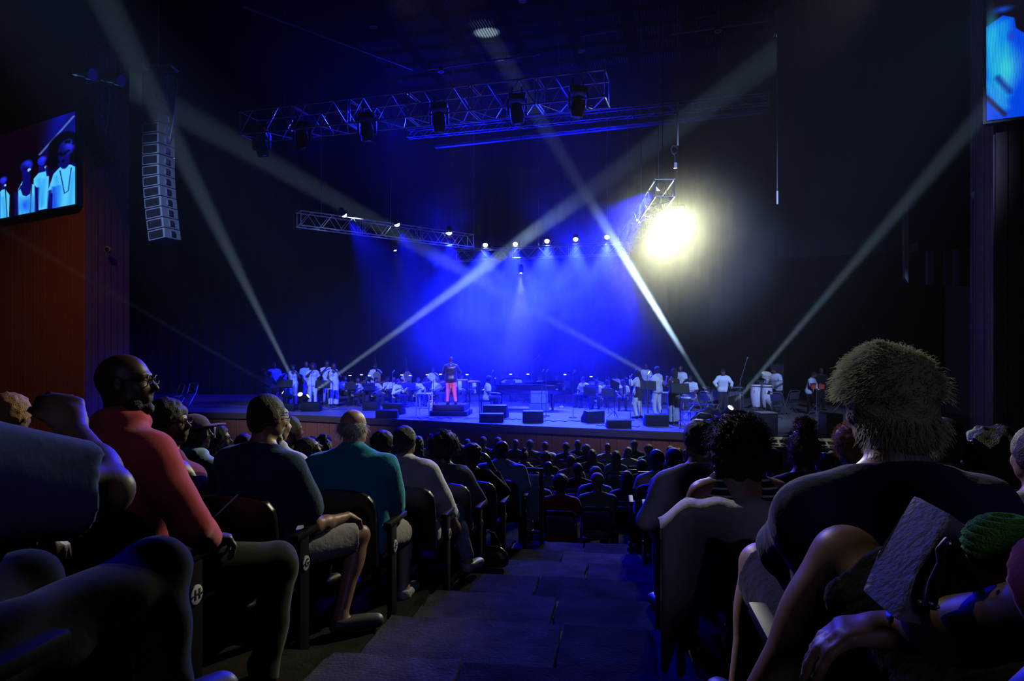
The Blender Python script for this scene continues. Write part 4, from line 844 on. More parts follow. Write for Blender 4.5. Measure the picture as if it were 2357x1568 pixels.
tpl('violinist', pose(arms=VIO, head=(18, -8, -12)), top='short', bottom='trousers', hair='crop')
tpl('violinist_lean', pose(arms=VIO, head=(10, -12, -8), lean=10, w=1.12, belly=.04), top='short', bottom='trousers', hair=None)
tpl('woman_player', pose(arms=VIO, head=(12, -8, -8), lean=6, bust=1, sh=.155, w=.9), top='long', bottom='trousers', hair='long')
tpl('lap_player', pose(arms=[((-.26, .10, .16), (-.12, .34, .14)), ((.26, .10, .16), (.10, .34, .08))], head=(0, -14, 0), lean=6, w=1.05), top='short', bottom='trousers', hair='short')
tpl('bassist', pose(stand=True, arms=[((-.30, .16, .34), (-.12, .34, .56)), ((.28, .14, .16), (.06, .36, .12))], head=(0, -8, -6)), top='short', bottom='trousers', hair='crop')
tpl('conductor', pose(stand=True, arms=[((-.26, .04, .20), (-.14, .26, .24)), ((.32, .06, .22), (.28, .34, .14), (.1, 1, .1), .4)], w=1.08, legs=[((-.10, .03, .49), (-.12, .0, .09)), ((.11, .03, .49), (.17, .02, .09))], head=(0, 0, 0)), top='long', bottom='trousers', hair=None)
tpl('percussionist', pose(stand=True, lean=14, arms=[((-.32, .16, .22), (-.30, .40, .12)), ((.32, .16, .22), (.24, .42, .10))], head=(0, -22, 0), w=1.08), top='shirt', bottom='trousers', hair='crop')
tpl('keyboardist', pose(lean=5, arms=[((-.25, .08, .18), (-.12, .40, .16)), ((.25, .08, .18), (.12, .40, .16))], head=(0, -10, 0)), top='short', bottom='trousers', hair='smallafro')
tpl('guitarist', pose(stand=True, arms=[((-.30, .10, .16), (-.20, .34, .10)), ((.32, .06, .16), (.10, .30, -.02))]), top='short', bottom='trousers', hair='crop')
def on_stage(key, px, d, yaw, head_y, sk, top, bot, label, group='performers on the stage', hair=HK, foot=STAGE_Z, shoe=None):
    ms, J = TP[key]; base = 1.735 if J['stand'] else 1.335; p = W(px, 800, d); p.z = foot
    s = min(1.13, max(.84, ((CZ + (800 - head_y) / F_PX * d) - foot) / base))
    return person(ms, p, yaw, dict(skin=skin(sk), top=top, bottom=bot, shoe=shoe or BLK, hair=hair), label, group, s)
PERF = [
 ('man_still', 631, 28.3, -150, 833, 'dark', WHT, DENIM, 'bald singer in pale shirt and blue trousers, first from the left in the choir', {}),
 ('woman_loose', 660, 28.9, -150, 845, 'dark', CREAM, WHT, 'singer in cream shirt half hidden behind the woman in the tank top', {}),
 ('woman_tank', 674, 27.7, -155, 839, 'dark', WHT, DENIM, 'woman singing in a white tank top and jeans behind the first music stand', {}),
 ('man_still', 705, 28.9, -150, 831, 'dark', LTB, DENIM, 'tall man in pale blue shirt behind the woman in a loose white top', {}),
 ('woman_loose', 720, 27.9, -155, 836, 'dark', WHT, WHT, 'woman singing in a loose white top with big curly hair between the music stands', {}),
 ('man_mic', 752, 28.7, -150, 829, 'dark', WHT, DENIM, 'tall bald man in open white shirt singing at the back of the choir', {}),
 ('woman_wide', 768, 27.8, -160, 835, 'dark', WHT, WHT, 'woman in a white top and very wide pale trousers at the right end of the choir', {}),
 ('conductor', 1038, 24.1, 0, 820, 'dark', PATT, PINK, 'conductor seen from behind in a shiny patterned jacket and bright pink trousers', dict(foot=STAGE_Z + .39)),
 ('bassist', 864, 30.6, 175, 836, 'dark', WHT, DKP, 'double bass player standing behind the violins left of the conductor', {}),
 ('bassist', 937, 30.9, 165, 850, 'dark', CREAM, DKP, 'standing player in cream shirt behind the middle of the strings', {}),
 ('bassist', 997, 31.2, 170, 846, 'dark', WHT, DKP, 'standing player in white at the back just left of the conductor', {}),
 ('woman_jeans', 1468, 23.0, 60, 850, 'dark', WHT, WHT, 'woman with long locs singing in a white top and tight white jeans', {}),
 ('man_tee', 1513, 23.9, 50, 843, 'dark', WHT, WHT, 'man in white T-shirt and white jeans singing behind a music stand', dict(shoe=WHT)),
 ('woman_wide', 1551, 21.3, 35, 848, 'dark', PATT, DENIM, 'woman in patterned blouse and wide blue trousers at the front music stand', {}),
 ('man_still', 1486, 29.0, 190, 836, 'dark', WHT, DKP, 'bald man in white standing far behind the woman with locs', {}),
 ('man_still', 1567, 27.0, 140, 841, 'dark', WHT, DKP, 'man in white shirt standing behind the folding chairs', {}),
 ('lap_player', 1590, 26.4, 150, 862, 'dark', WHT, DKP, 'man in pale shirt bending forward beside the man behind the folding chairs', {}),
 ('percussionist', 1664, 25.2, 165, 847, 'brown', WHT, DKP, 'man in open white shirt leaning over the vibraphone', {}),
 ('percussionist', 1788, 25.4, 120, 842, 'brown', WHT, DKP, 'percussionist in white polo shirt behind the two congas', {}),
 ('percussionist', 1863, 24.6, -130, 853, 'brown', WHT, BLK, 'percussionist in white polo shirt bending over the red bongos', {}),
 ('man_still', 1890, 26.0, 180, 846, 'dark', BLK, BLK, 'stagehand all in black in the shadow right of the bongos', {}),
 ('guitarist', 309, 29.3, -170, 845, 'brown', WHT, BLK, 'man in white shirt holding an instrument alone in the dark at stage left', {}),
 ('percussionist', 615, 27.0, -120, 853, 'dark', BLK, BLK, 'camera operator in black beside the left end of the choir', {}),
 ('keyboardist', 1121, 25.4, -90, 865, 'dark', WHT, DKP, 'pianist in white short-sleeved shirt seated at the keys of the grand piano', {}),
]
for key, px, d, yaw, hy, sk, top, bot, lab, kw in PERF: on_stage(key, px, d, yaw, hy, sk, top, bot, lab, **kw)
STR = [(791, 28.6, 864, 'violinist', 'first from the left among the seated strings'), (819, 28.2, 868, 'violinist_lean', 'second from the left among the seated strings'), (841, 29.6, 864, 'violinist', 'back row between the second and third front violins'), (864, 27.9, 868, 'violinist', 'beside the tall white stool end of the front row, profile to the house'),
       (889, 29.8, 866, 'woman_player', 'long-haired, in the back row behind the third front violin'), (902, 28.9, 866, 'violinist_lean', 'bald, just behind the woman with the white jacket'), (913, 27.4, 871, 'woman_player', 'woman in a long white jacket with dark hair hiding her face'), (961, 28.0, 868, 'violinist', 'in white polo behind the white stool'), (977, 29.8, 868, 'woman_player', 'half hidden behind the player at the white stool'),
       (1001, 28.4, 866, 'violinist_lean', 'just left of the conductor podium'), (938, 30.4, 872, 'violinist', 'deep in the middle of the strings')]
for i, (px, d, hy, key, lab) in enumerate(STR): on_stage(key, px, d, -115 - (i * 17) % 30, hy, 'dark' if i % 3 else 'brown', WHT if i % 4 != 3 else CREAM, DKP if i != 6 else BLK, 'seated string player, ' + lab, 'seated string players')
WND = [(1064, 29.5, 862, 'lap_player', 'right behind the conductor'), (1086, 30.2, 864, 'lap_player', 'second to the right of the conductor'), (1161, 30.2, 860, 'lap_player', 'over the raised end of the piano lid'), (1190, 30.6, 860, 'violinist', 'behind the middle of the piano'), (1245, 30.0, 863, 'lap_player', 'behind the two tall microphone stands'), (1281, 30.0, 864, 'violinist', 'behind the tail of the piano'),
       (1345, 27.5, 866, 'lap_player', 'with crossed straps, left of the saxophones'), (1374, 27.0, 873, 'lap_player', 'playing saxophone behind the nearer music desks'), (1399, 27.6, 872, 'violinist_lean', 'middle of the saxophone row'), (1434, 26.2, 872, 'lap_player', 'right end of the saxophone row, holding a tenor saxophone'), (1416, 30.5, 858, 'violinist', 'small figure up at the drum riser')]
for i, (px, d, hy, key, lab) in enumerate(WND): on_stage(key, px, d, 175 - (i * 23) % 50, hy, 'dark' if i % 3 else 'brown', WHT, DKP, 'seated wind player, ' + lab, 'seated wind players')

# ------------------------------------------------------------------ instruments and gear
VARN = mat('violin_varnish', (.32, .12, .04), .3, var=.2, coat=.4); BRASS = mat('brass', (.75, .58, .28), .25, 1.0, var=.05); PIANO = mat('piano_black', (.008, .008, .010), .12, var=0, coat=.8); WHITEP = mat('white_paint', (.75, .77, .8), .4, var=.03)
def fiddle(L):
    mb = MB(); a = [(.0, 0), (.10, .085), (.17, .08), (.22, .052), (.27, .06), (.34, .072), (.38, .03)]; poly = [(y * L / .36 * .8, x * L / .36) for x, y in a] + [(-y * L / .36 * .8, x * L / .36) for x, y in a[::-1][:-1]]
    mb.prism(poly, .035 * L / .36); return mb.mesh('fiddle', smooth=30)
VM, CM = fiddle(.36), fiddle(1.1)
def bowed(label, p, ydir, zdir, me, L, group, name):
    t = thing(name, label, 'instrument', p, 0, group); y = Vector(ydir).normalized(); z = Vector(zdir); z = (z - y * z.dot(y)).normalized(); x = y.cross(z); M = Matrix((x, y, z)).transposed(); t.rotation_euler = M.to_euler()
    link('body', me, VARN, t); n = MB(); n.box((0, L * 1.35, .02 * L / .36), (.025 * L / .36 * .8, L * .75, .02)); n.build('neck', PIANO, t); b = MB(); b.cyl((-.5 * min(L, .6), L * .55, .06 * L / .36), (.45 * min(L, .6), L * .75, .08 * L / .36), .005, n=5); b.build('bow', VARN, t); return t
for i, (px, d, hy, key, lab) in enumerate(STR):
    p = W(px + 9, 883 + (i % 3), d - .15); bowed('violin held by the string player, ' + lab, p, (.75, -.55, .15), (0, -.35, 1), VM, .36, 'violins of the string players', 'violin')
for i, (px, d, top_) in enumerate(((873, 29.9, 'of the double bass player behind the violins'), (944, 30.2, 'of the cream-shirted player'),)):
    VARN = mat('dark_varnish', (.10, .04, .02), .35, var=.2)
    bowed('tall double bass ' + top_, Vector((W(px, 0, d).x, d, STAGE_Z + .18)), (-.12, .1, 1), (.1, -1, .1), CM, 1.05, 'double basses', 'double_bass')
for i, (px, py, d, lab) in enumerate(((1376, 895, 26.7, 'behind the nearer music desks'), (1402, 893, 27.2, 'in the middle of the row'), (1439, 897, 25.9, 'at the right end of the row'))):
    t = thing('saxophone', 'brass saxophone ' + lab, 'instrument', W(px, py, d), .4 * i, 'saxophones'); s = MB(); pts = [(.0, -.1, .42), (0, .02, .45), (0, .03, .35), (0, 0, -.15), (0, .04, -.25), (0, .12, -.26), (0, .17, -.15), (0, .2, .05)]; s.tube(pts, .03, 8, [.01, .012, .018, .04, .045, .05, .06, .085]); s.build('body', BRASS, t, smooth=60); k = MB()
    for q in range(6): k.cyl((.03, 0, .3 - q * .08), (.055, 0, .3 - q * .08), .014)
    k.build('keys', CHROME(), t, kind='stuff')
def mic_stand(label, px, top_y, foot_y=None, d=None, boom=None):
    if d is None: g = on_z(px, foot_y, STAGE_Z); d = g.y
    g = W(px, 0, d); g.z = STAGE_Z; H = (CZ + (800 - top_y) / F_PX * d) - STAGE_Z; t = thing('microphone_stand', label, 'microphone stand', g, 0, 'microphone stands on the stage')
    b = MB(); b.lathe((0, 0, 0), (0, 0, 1), [(0, .14), (.02, .14), (.035, .03)], 14); b.build('base', BLACK(), t); s = MB(); s.cyl((0, 0, .02), (0, 0, H - .12), .012, .009); s.build('pole', mat('stand_metal', (.25, .25, .28), .3, .8, var=0), t)
    m = MB(); e = Vector(boom) if boom else Vector((.03, 0, .0))
    if boom: m.cyl(Vector((0, 0, H - .25)) - e * .3, Vector((0, 0, H - .25)) + e, .008); tip = Vector((0, 0, H - .25)) + e
    else: tip = Vector((0, 0, H - .10))
    m.lathe(tip, Vector((.25, .3, .35)), [(0, .011), (.10, .017), (.115, .026), (.15, .026), (.165, .012)], 10); m.build('microphone', mat('mic_grey', (.2, .2, .22), .4, .5, var=0), t); return t
for a in (('microphone stand of the man at the left end of the choir', 640, 853, None, 27.5), ('microphone stand of the tank-top woman, by the first music stand', 674, 858, None, 26.3), ('microphone stand of the woman in the loose top', 717, 856, None, 27.2), ('microphone stand of the woman in wide white trousers', 766, 856, None, 27.1),
          ('microphone stand in front of the woman with the white jacket', 903, 853, 938), ('thin microphone stand right of the conductor desks by the pianist', 1131, 853, 946), ('taller left one of the close pair of microphone stands at the piano', 1247, 851, 962), ('right one of the close pair of microphone stands at the piano', 1257, 851, 958),
          ('lone microphone stand right of the piano tail', 1319, 854, 962), ('microphone stand of the woman with locs', 1451, 862, 968), ('microphone stand in front of the man in the white T-shirt', 1490, 855, 970)): mic_stand(*a)
mic_stand('tall stand with a long microphone boom right of the vibraphone', 1704, 862, 957, None, (.22, 0, .75)); mic_stand('tall overhead microphone stand rising behind the piano', 1224, 818, None, 29.5, (.25, 0, .16))
def music_stand(label, px, y, d, w=.52, tilt=0, yaw=0):
    p = W(px, 0, d); p.z = STAGE_Z; zc = CZ + (800 - y) / F_PX * d - STAGE_Z; t = thing('music_stand', label, 'music stand', p, R(yaw), 'black music stands'); k = MB(); M = Matrix.Rotation(R(tilt), 3, 'Y') @ Matrix.Rotation(R(-22), 3, 'X'); k.box((0, 0, zc), (w, .015, .30), M); k.box(Vector((0, 0, zc)) + M @ Vector((0, .03, -.15)), (w, .06, .012), M); k.build('desk', PLAST(), t)
    s = MB(); s.cyl((0, .02, .05), (0, .02, zc), .014); s.build('pole', BLACK(), t)
    for q in range(3): a = q * 2.09 + .4; l = MB(); l.cyl((0, .02, .22), (.24 * math.cos(a), .02 + .24 * math.sin(a), .012), .010, n=5); l.build('leg', BLACK(), t)
    return t
for a in (('music stand with a wide black desk in front of the tank-top woman', 655, 883, 26.2, .60), ('music stand with a wide black desk in front of the wide-trousered woman', 743, 884, 26.8, .60), ('tilted black music stand high in front of the saxophones', 1415, 886, 23.3, .42, 22, 30), ('slanted music stand beside the piano tail', 1357, 901, 25.0, .5, 10, 20), ('music stand with papers behind the tilted one', 1400, 904, 25.2, .5, 3, 0), ('music stand in front of the man in white T-shirt', 1492, 887, 22.4, .52, 3, 0), ('broad music stand in front of the woman in patterned blouse', 1566, 894, 20.6, .54, 0, 0)): music_stand(*a)
ORW = ['by the first violin', 'between the first two violins', 'before the third violin', 'behind the white-jacketed woman', 'left of the white stool', 'behind the white stool', 'near the podium', 'behind the conductor rail', 'over the piano lid', 'behind the piano middle', 'behind the piano tail', 'left of the saxophones']
for i, (px, d) in enumerate(((806, 27.8), (832, 28.6), (850, 27.4), (925, 28.3), (944, 27.6), (983, 28.6), (1014, 29.2), (1075, 28.8), (1175, 29.2), (1215, 29.3), (1300, 28.8), (1360, 26.4))):
    t = music_stand('orchestra music stand ' + ORW[i], px, 892 - (d - 27) * 4, d, .46, 0, 10 * (i % 3)); l = MB(); l.box((0, -.02, (CZ + (800 - (866 - (d - 27) * 2)) / F_PX * d) - STAGE_Z), (.11, .03, .03)); l.build('reading_lamp', mat('reading_lamp', (1, 1, .9), .4, var=0, emit=(1, .95, .8), estr=1.6), t); q = MB(); q.tube([(0, .02, 1.05), (0, .05, (CZ + (800 - (866 - (d - 27) * 2)) / F_PX * d) - STAGE_Z), (0, -.02, (CZ + (800 - (866 - (d - 27) * 2)) / F_PX * d) - STAGE_Z)], .006, 5); q.build('gooseneck', BLACK(), t)
def wedge(label, x, yb, w, h=.36, yaw=0, rear=False, dd=.45):
    p = on_z(x, yb, STAGE_Z); s = w / F_PX * p.y; t = thing('stage_monitor', label, 'monitor speaker', p + Vector((0, dd / 2, 0)), R(yaw), 'wedge monitors along the stage front')
    pr = [(-dd / 2, 0), (dd / 2, 0), (dd / 2, h * .35), (-dd * .1, h), (-dd / 2, h * .92)]; M = Matrix(((0, 0, 1, -s / 2), (1, 0, 0, 0), (0, 1, 0, 0), (0, 0, 0, 1))); c = MB(); c.prism(pr, s, M); c.build('cabinet', PLAST(), t, bevel=.012)
    a, b = Vector((0, dd / 2, h * .35)), Vector((0, -dd * .1, h)); m = (a + b) / 2; v = (a - b); n = Vector((0, -v.z, v.y)).normalized(); n = n if n.z > 0 else -n; g = MB(); Mr = Matrix((Vector((1, 0, 0)), v.normalized(), n)).transposed(); g.box(m + n * .008, (s * .9, v.length * .86, .012), Mr); g.build('grille', mat('grille', (.03, .03, .035), .5, .4, bump=.4, bscale=300), t)
    k = MB(); k.box((0, -dd / 2 - .004, h * .5), (s * .28, .012, .05)); k.build('handle', BLACK(), t); return t
for a in (('low black monitor behind the first music stand base', 664, 947, 24, .30), ('wedge monitor with a lit top in front of the choir', 713, 948, 42, .36), ('wedge monitor left of the bald listener head, stage left', 852, 946, 36, .34), ('wedge monitor left of the white stool, rear of two', 905, 955, 46, .42, -14), ('wedge monitor left of the white stool, front of two', 889, 964, 50, .30),
          ('wedge monitor with a slanted blue top right of the podium, nearer the edge', 1131, 973, 56, .30), ('rear wedge monitor right of the podium', 1141, 963, 56, .46, -12), ('wedge monitor in front of the amplifier', 1227, 974, 48, .40), ('turned wedge monitor right of the lone microphone stand', 1366, 974, 46, .40, 22), ('flat black box monitor below the tilted music stand', 1426, 987, 56, .27), ('big wedge monitor below the man in white T-shirt', 1513, 982, 54, .38)): wedge(*a)
def box_thing(name, label, cat, x, yb, w, hpx, dd, m, parts=(), bev=.012, yaw=0, d=None):
    p = on_z(x, yb, STAGE_Z) if d is None else Vector((W(x, 0, d).x, d, STAGE_Z)); s = F_PX / p.y; t = thing(name, label, cat, p + Vector((0, dd / 2, 0)), R(yaw)); c = MB(); c.box((0, 0, hpx / s / 2), (w / s, dd, hpx / s)); c.build('cabinet', m, t, bevel=bev); return t, w / s, hpx / s
t, w, h = box_thing('side_fill_speaker', 'tall black speaker cabinet on the stage edge in front of the congas', 'speaker', 1771, 1003, 39, 51, .5, PLAST()); g = MB(); g.box((0, -.255, h / 2), (w * .88, .012, h * .9)); g.build('grille', mat('grille', (.03, .03, .035), .5), t); l = MB(); l.box((0, 0, h + .008), (w, .5, .014)); l.build('top_panel', mat('worn_top', (.5, .5, .45), .5), t)
t, w, h = box_thing('side_fill_speaker', 'second tall black speaker cabinet at the right end of the stage edge', 'speaker', 1922, 1007, 38, 53, .5, PLAST()); g = MB(); g.box((.03, -.255, h / 2), (w * .8, .012, h * .9)); g.build('grille', mat('grille', (.03, .03, .035), .5), t); k = MB(); k.box((-w * .42, -.256, h * .45), (.03, .012, .2)); k.build('handle', CHROME(), t)
# podium with rail
pp = on_z(1035, 958, STAGE_Z); pod = thing('conductor_podium', 'two-step black podium with a thin rail under the conductor', 'podium', pp + Vector((0, .55, 0)), R(-6)); 
for z0, z1, w, dd, nm in ((0, .17, 1.36, 1.2, 'lower_step'), (.17, .39, 1.12, 1.0, 'upper_step')): b = MB(); b.box((0, 0, (z0 + z1) / 2), (w, dd, z1 - z0 - .01)); b.build(nm, mat('podium_carpet', (.025, .025, .035), .8, bump=.3, bscale=200), pod, bevel=.01)
r_ = MB(); r_.tube([(-.54, -.45, .39), (-.54, -.45, 1.26), (.02, -.45, 1.26), (.02, -.45, .39)], .014); r_.build('rail', BLACK(), pod)
# conductor's desks
for x0, x1, y, d, lab in ((1050, 1077, 875, 24.6, 'small dark desk right of the conductor'), (1078, 1106, 879, 24.2, 'pale-topped desk with score pages right of the small dark one')):
    c = W((x0 + x1) / 2, y, d); t = thing('conductor_desk', lab, 'desk', (c.x, c.y, STAGE_Z)); h = c.z - STAGE_Z; w = (x1 - x0) / F_PX * d; b = MB(); b.box((0, 0, h), (w, .4, .05), Matrix.Rotation(R(-6), 3, 'X')); b.build('top', mat('desk_grey', (.2, .2, .24), .5), t); 
    for q in (-.4, .4): l = MB(); l.cyl((q * w, 0, 0), (q * w, 0, h), .015); l.build('leg', BLACK(), t)
    if x0 > 1070: s = MB(); s.box((.0, -.02, h + .035), (w * .8, .3, .012), Matrix.Rotation(R(-6), 3, 'X')); s.build('score', WHITEP, t)
# white stool with bottle
sp = on_z(975, 958, STAGE_Z); stl = thing('tall_stool', 'tall square white stool left of the podium', 'stool', sp + Vector((0, .2, 0)), R(-10)); H = 50 / F_PX * sp.y; w = .46
for a in (-1, 1):
    for b in (-1, 1): l = MB(); l.box((a * w / 2, b * w / 2 * .8, H / 2), (.035, .035, H)); l.build('leg', WHITEP, stl)
s = MB(); s.box((0, 0, H + .015), (w + .06, w * .8 + .06, .04)); s.build('seat', WHITEP, stl, bevel=.008)
for z in (.35,): 
    for a in (-1, 1): r_ = MB(); r_.box((0, a * w / 2 * .8, H * z), (w, .025, .025)); r_.build('rung', WHITEP, stl); r_ = MB(); r_.box((a * w / 2, 0, H * z), (.025, w * .8, .025)); r_.build('rung', WHITEP, stl)
bt = thing('water_bottle', 'clear water bottle standing on the tall white stool', 'bottle', sp + Vector((.02, .2, H + .035))); b = MB(); b.lathe((0, 0, 0), (0, 0, 1), [(0, .033), (.14, .033), (.17, .02), (.20, .013)], 12); b.build('body', mat('bottle_plastic', (.6, .65, .7), .15, spec=.8, var=0), bt); b = MB(); b.cyl((0, 0, .2), (0, 0, .22), .015); b.build('lid', WHITEP, bt)
# grand piano
pc = W(1215, 0, 26.3); pn = thing('grand_piano', 'black concert grand piano side-on with its lid part raised', 'piano', (pc.x - .05, pc.y, STAGE_Z), R(-4))
out = [(-1.42, -.72), (-1.42, .72), (-.9, .76), (-.1, .72), (.55, .42), (1.05, .25), (1.40, .05), (1.48, -.25), (1.38, -.55), (1.1, -.70)]
b = MB(); b.prism(out, .34, Matrix.Translation((0, 0, .66))); b.build('case', PIANO, pn, bevel=.02)
l = MB(); l.prism([(x * 1.01, y * 1.01) for x, y in out if x > -1.2] + [(-1.15, -.73)][:0], .03); lid = l.build('lid', PIANO, pn, bevel=.008); lid.location = (0, .0, 1.03); lid.rotation_euler = (R(-9), 0, 0)
l = MB(); l.tube([(-1.0, -.3, 1.0), (-.98, -.28, 1.14), (-.8, -.2, 1.22), (-.5, -.1, 1.24), (-.2, 0, 1.2)], .05, 8); l.build('lid_fold', PIANO, pn)
k = MB(); k.box((-1.56, 0, .72), (.30, 1.36, .10)); k.build('key_bed', PIANO, pn, bevel=.01); k = MB(); k.box((-1.58, 0, .785), (.16, 1.22, .02)); k.build('keys', WHITEP, pn, kind='stuff')
m = MB(); m.box((-1.2, 0, 1.15), (.03, .7, .25), Matrix.Rotation(R(-15), 3, 'Y')); m.build('music_desk', PIANO, pn)
for x, y in ((-1.2, -.5), (-1.2, .5), (1.0, -.15)): g = MB(); g.lathe((x, y, 0), (0, 0, 1), [(0, .05), (.08, .045), (.1, .07), (.5, .085), (.66, .10)], 10); g.build('leg', PIANO, pn)
g = MB(); g.box((-1.0, 0, .36), (.10, .16, .6)); g.box((-1.05, 0, .08), (.16, .26, .05)); g.build('pedal_lyre', PIANO, pn)
bn = thing('piano_bench', 'small black piano bench under the pianist', 'bench', (W(1119, 0, 25.4).x, 25.4, STAGE_Z)); s = MB(); s.box((0, 0, .43), (.45, .7, .07)); s.build('seat', PIANO, bn, bevel=.015)
for a in (-1, 1):
    for b in (-1, 1): q = MB(); q.box((a * .18, b * .3, .2), (.04, .04, .4)); q.build('leg', PIANO, bn)
# amplifier on a road case
ac = on_z(1241, 948, STAGE_Z); rc = thing('road_case', 'pale aluminium-edged road case under the amplifier', 'case', ac + Vector((0, .2, 0))); b = MB(); b.box((0, 0, .16), (.72, .45, .24)); b.build('box', mat('case_blue', (.12, .2, .35), .5), rc, bevel=.01)
for z in (.05, .28): e = MB(); e.box((0, -.23, z), (.76, .02, .03)); e.build('edge_trim', ALU(), rc)
am = thing('guitar_amplifier', 'boxy guitar amplifier with a knob panel on the road case', 'amplifier', ac + Vector((0, .2, .30))); b = MB(); b.box((0, 0, .24), (.66, .30, .48)); b.build('cabinet', mat('amp_tolex', (.10, .16, .28), .6, bump=.3, bscale=200), am, bevel=.015); g = MB(); g.box((0, -.155, .19), (.58, .012, .33)); g.build('grille_cloth', mat('amp_cloth', (.22, .34, .55), .8, bump=.4, bscale=250), am); c = MB(); c.box((0, -.155, .42), (.60, .014, .07)); pnl = c.build('control_panel', mat('panel_silver', (.6, .62, .68), .3, .6), am)
k = MB()
for q in range(9): k.cyl((-.26 + q * .065, -.16, .42), (-.26 + q * .065, -.185, .42), .014, n=8)
k.build('knobs', PLAST(), pnl, kind='stuff')
# drum kit
dk = thing('drum_kit', 'drum kit with cymbals at the back behind the saxophones', 'drums', Vector((W(1372, 0, 29.6).x, 29.6, STAGE_Z)), R(10)); DS = mat('drum_shell', (.5, .5, .55), .3, var=.05)
def drum(nm, c, ax, r, L): q = MB(); q.lathe(c, ax, [(0, r), (.02, r * 1.03), (.04, r), (L - .04, r), (L - .02, r * 1.03), (L, r)], 18); q.build(nm, DS, dk)
drum('bass_drum', (0, -.25, .30), (0, 1, 0), .28, .42); drum('tom', (-.2, 0, .68), (0, -.2, 1), .15, .22); drum('tom', (.18, 0, .68), (0, -.2, 1), .17, .22); drum('floor_tom', (.55, .2, .3), (0, 0, 1), .2, .38); drum('snare_drum', (-.45, .25, .55), (0, 0, 1), .18, .14)
for x, y, z, r in ((-.65, .1, 1.15, .24), (.7, -.1, 1.2, .26), (-.35, -.3, 1.35, .22), (.35, -.3, 1.32, .2)): q = MB(); q.lathe((x, y, z), (.1, -.25, 1), [(0, r), (.015, r * .5), (.03, .05), (.04, .02)], 18); cy_ = q.build('cymbal', BRASS, dk); q = MB(); q.cyl((x, y, 0), (x, y, z), .012); q.build('cymbal_stand', CHROME(), dk)
# percussion at the right
vb = thing('vibraphone', 'long vibraphone in front of the leaning man in white', 'vibraphone', on_z(1672, 948, STAGE_Z) + Vector((0, .3, 0)), R(-3)); W_ = 1.35
f_ = MB(); f_.box((0, 0, .86), (W_ + .1, .6, .05)); f_.build('frame', PLAST(), vb, bevel=.01); br = MB()
for q in range(30): br.box((-W_ / 2 + .03 + q * (W_ - .06) / 29, 0, .90), (.032, .5 - .008 * q, .012))
br.build('bars', ALU(), vb, kind='stuff'); cv = MB(); cv.box((0, -.05, .45), (W_ * .9, .05, .75)); cv.build('cover_cloth', BLK, vb)
rs = MB()
for q in range(28): rs.cyl((-W_ / 2 + .05 + q * .046, -.12, .84), (-W_ / 2 + .05 + q * .046, -.12, .84 - (.5 - .012 * q)), .018, n=6)
rs.build('resonators', ALU(), vb, kind='stuff')
for a in (-1, 1):
    for b in (-1, 1): q = MB(); q.cyl((a * W_ / 2, b * .24, 0), (a * W_ / 2 * .96, b * .24, .86), .02); q.build('leg', CHROME(), vb)
CG = mat('conga_shell', (.62, .58, .62), .35, var=.08, coat=.3)
for i, (x, lab) in enumerate(((1740, 'left one of two tall pale congas'), (1765, 'right one of two tall pale congas, with an emblem')) ):
    p = Vector((W(x, 0, 23.7 - .25 * i).x, 23.7 - .25 * i, STAGE_Z)); t = thing('conga_drum', lab, 'conga', p, 0, 'conga drums'); b = MB(); b.lathe((0, 0, .34), (0, 0, 1), [(0, .13), (.02, .14), (.25, .185), (.42, .20), (.62, .18), (.74, .155)], 20); b.build('shell', CG, t); b = MB(); b.lathe((0, 0, 1.07), (0, 0, 1), [(0, .165), (.03, .165), (.035, .15), (.04, .02)], 20); b.build('head', mat('drum_skin', (.75, .68, .5), .6), t); b = MB(); b.lathe((0, 0, 1.03), (0, 0, 1), [(0, .172), (.04, .172)], 20); b.build('rim', CHROME(), t)
    for q in range(5): a = q * 1.257 + .3; l = MB(); l.cyl((.165 * math.cos(a), .165 * math.sin(a), .98), (.2 * math.cos(a), .2 * math.sin(a), .82), .008, n=5); l.build('lug', CHROME(), t)
    for q in range(3): a = q * 2.09; l = MB(); l.cyl((.13 * math.cos(a), .13 * math.sin(a), .4), (.27 * math.cos(a), .27 * math.sin(a), 0), .012, n=6); l.build('leg', CHROME(), t)
    if i: e = MB(); e.box((0, -.19, .86), (.09, .01, .13), Matrix.Rotation(R(20), 3, 'Y')); e.box((.03, -.192, .83), (.03, .01, .1), Matrix.Rotation(R(-25), 3, 'Y')); e.build('emblem', PLAST(), t)
p = Vector((W(1880, 0, 23.6).x, 23.6, STAGE_Z)); t = thing('bongo_drums', 'pair of red-orange bongos on a chrome stand', 'bongos', p); RED = mat('bongo_red', (.75, .12, .05), .3, var=.1, coat=.4)
for x, r in ((-.12, .10), (.15, .12)): b = MB(); b.lathe((x, 0, .97), (0, 0, 1), [(0, r * .85), (.17, r)], 16); b.build('shell', RED, t); b = MB(); b.lathe((x, 0, 1.135), (0, 0, 1), [(0, r * 1.08), (.025, r * 1.08), (.028, .02)], 16); b.build('rim', CHROME(), t)
b = MB(); b.cyl((0, 0, .06), (0, 0, .98), .018); b.build('pole', CHROME(), t)
for q in range(3): a = q * 2.09 + .6; l = MB(); l.cyl((0, 0, .42), (.34 * math.cos(a), .34 * math.sin(a), 0), .012, n=6); l.build('leg', CHROME(), t)
p = Vector((W(1775, 0, 24.4).x, 24.4, STAGE_Z)); t = thing('wind_chimes', 'rack of thin bar chimes hanging behind the congas', 'chimes', p); b = MB(); b.cyl((-.5, 0, 1.2), (.42, 0, 1.2), .014); b.cyl((-.5, 0, 0), (-.5, 0, 1.2), .012); b.cyl((.42, 0, 0), (.42, 0, 1.2), .012); b.build('frame', CHROME(), t); b = MB()
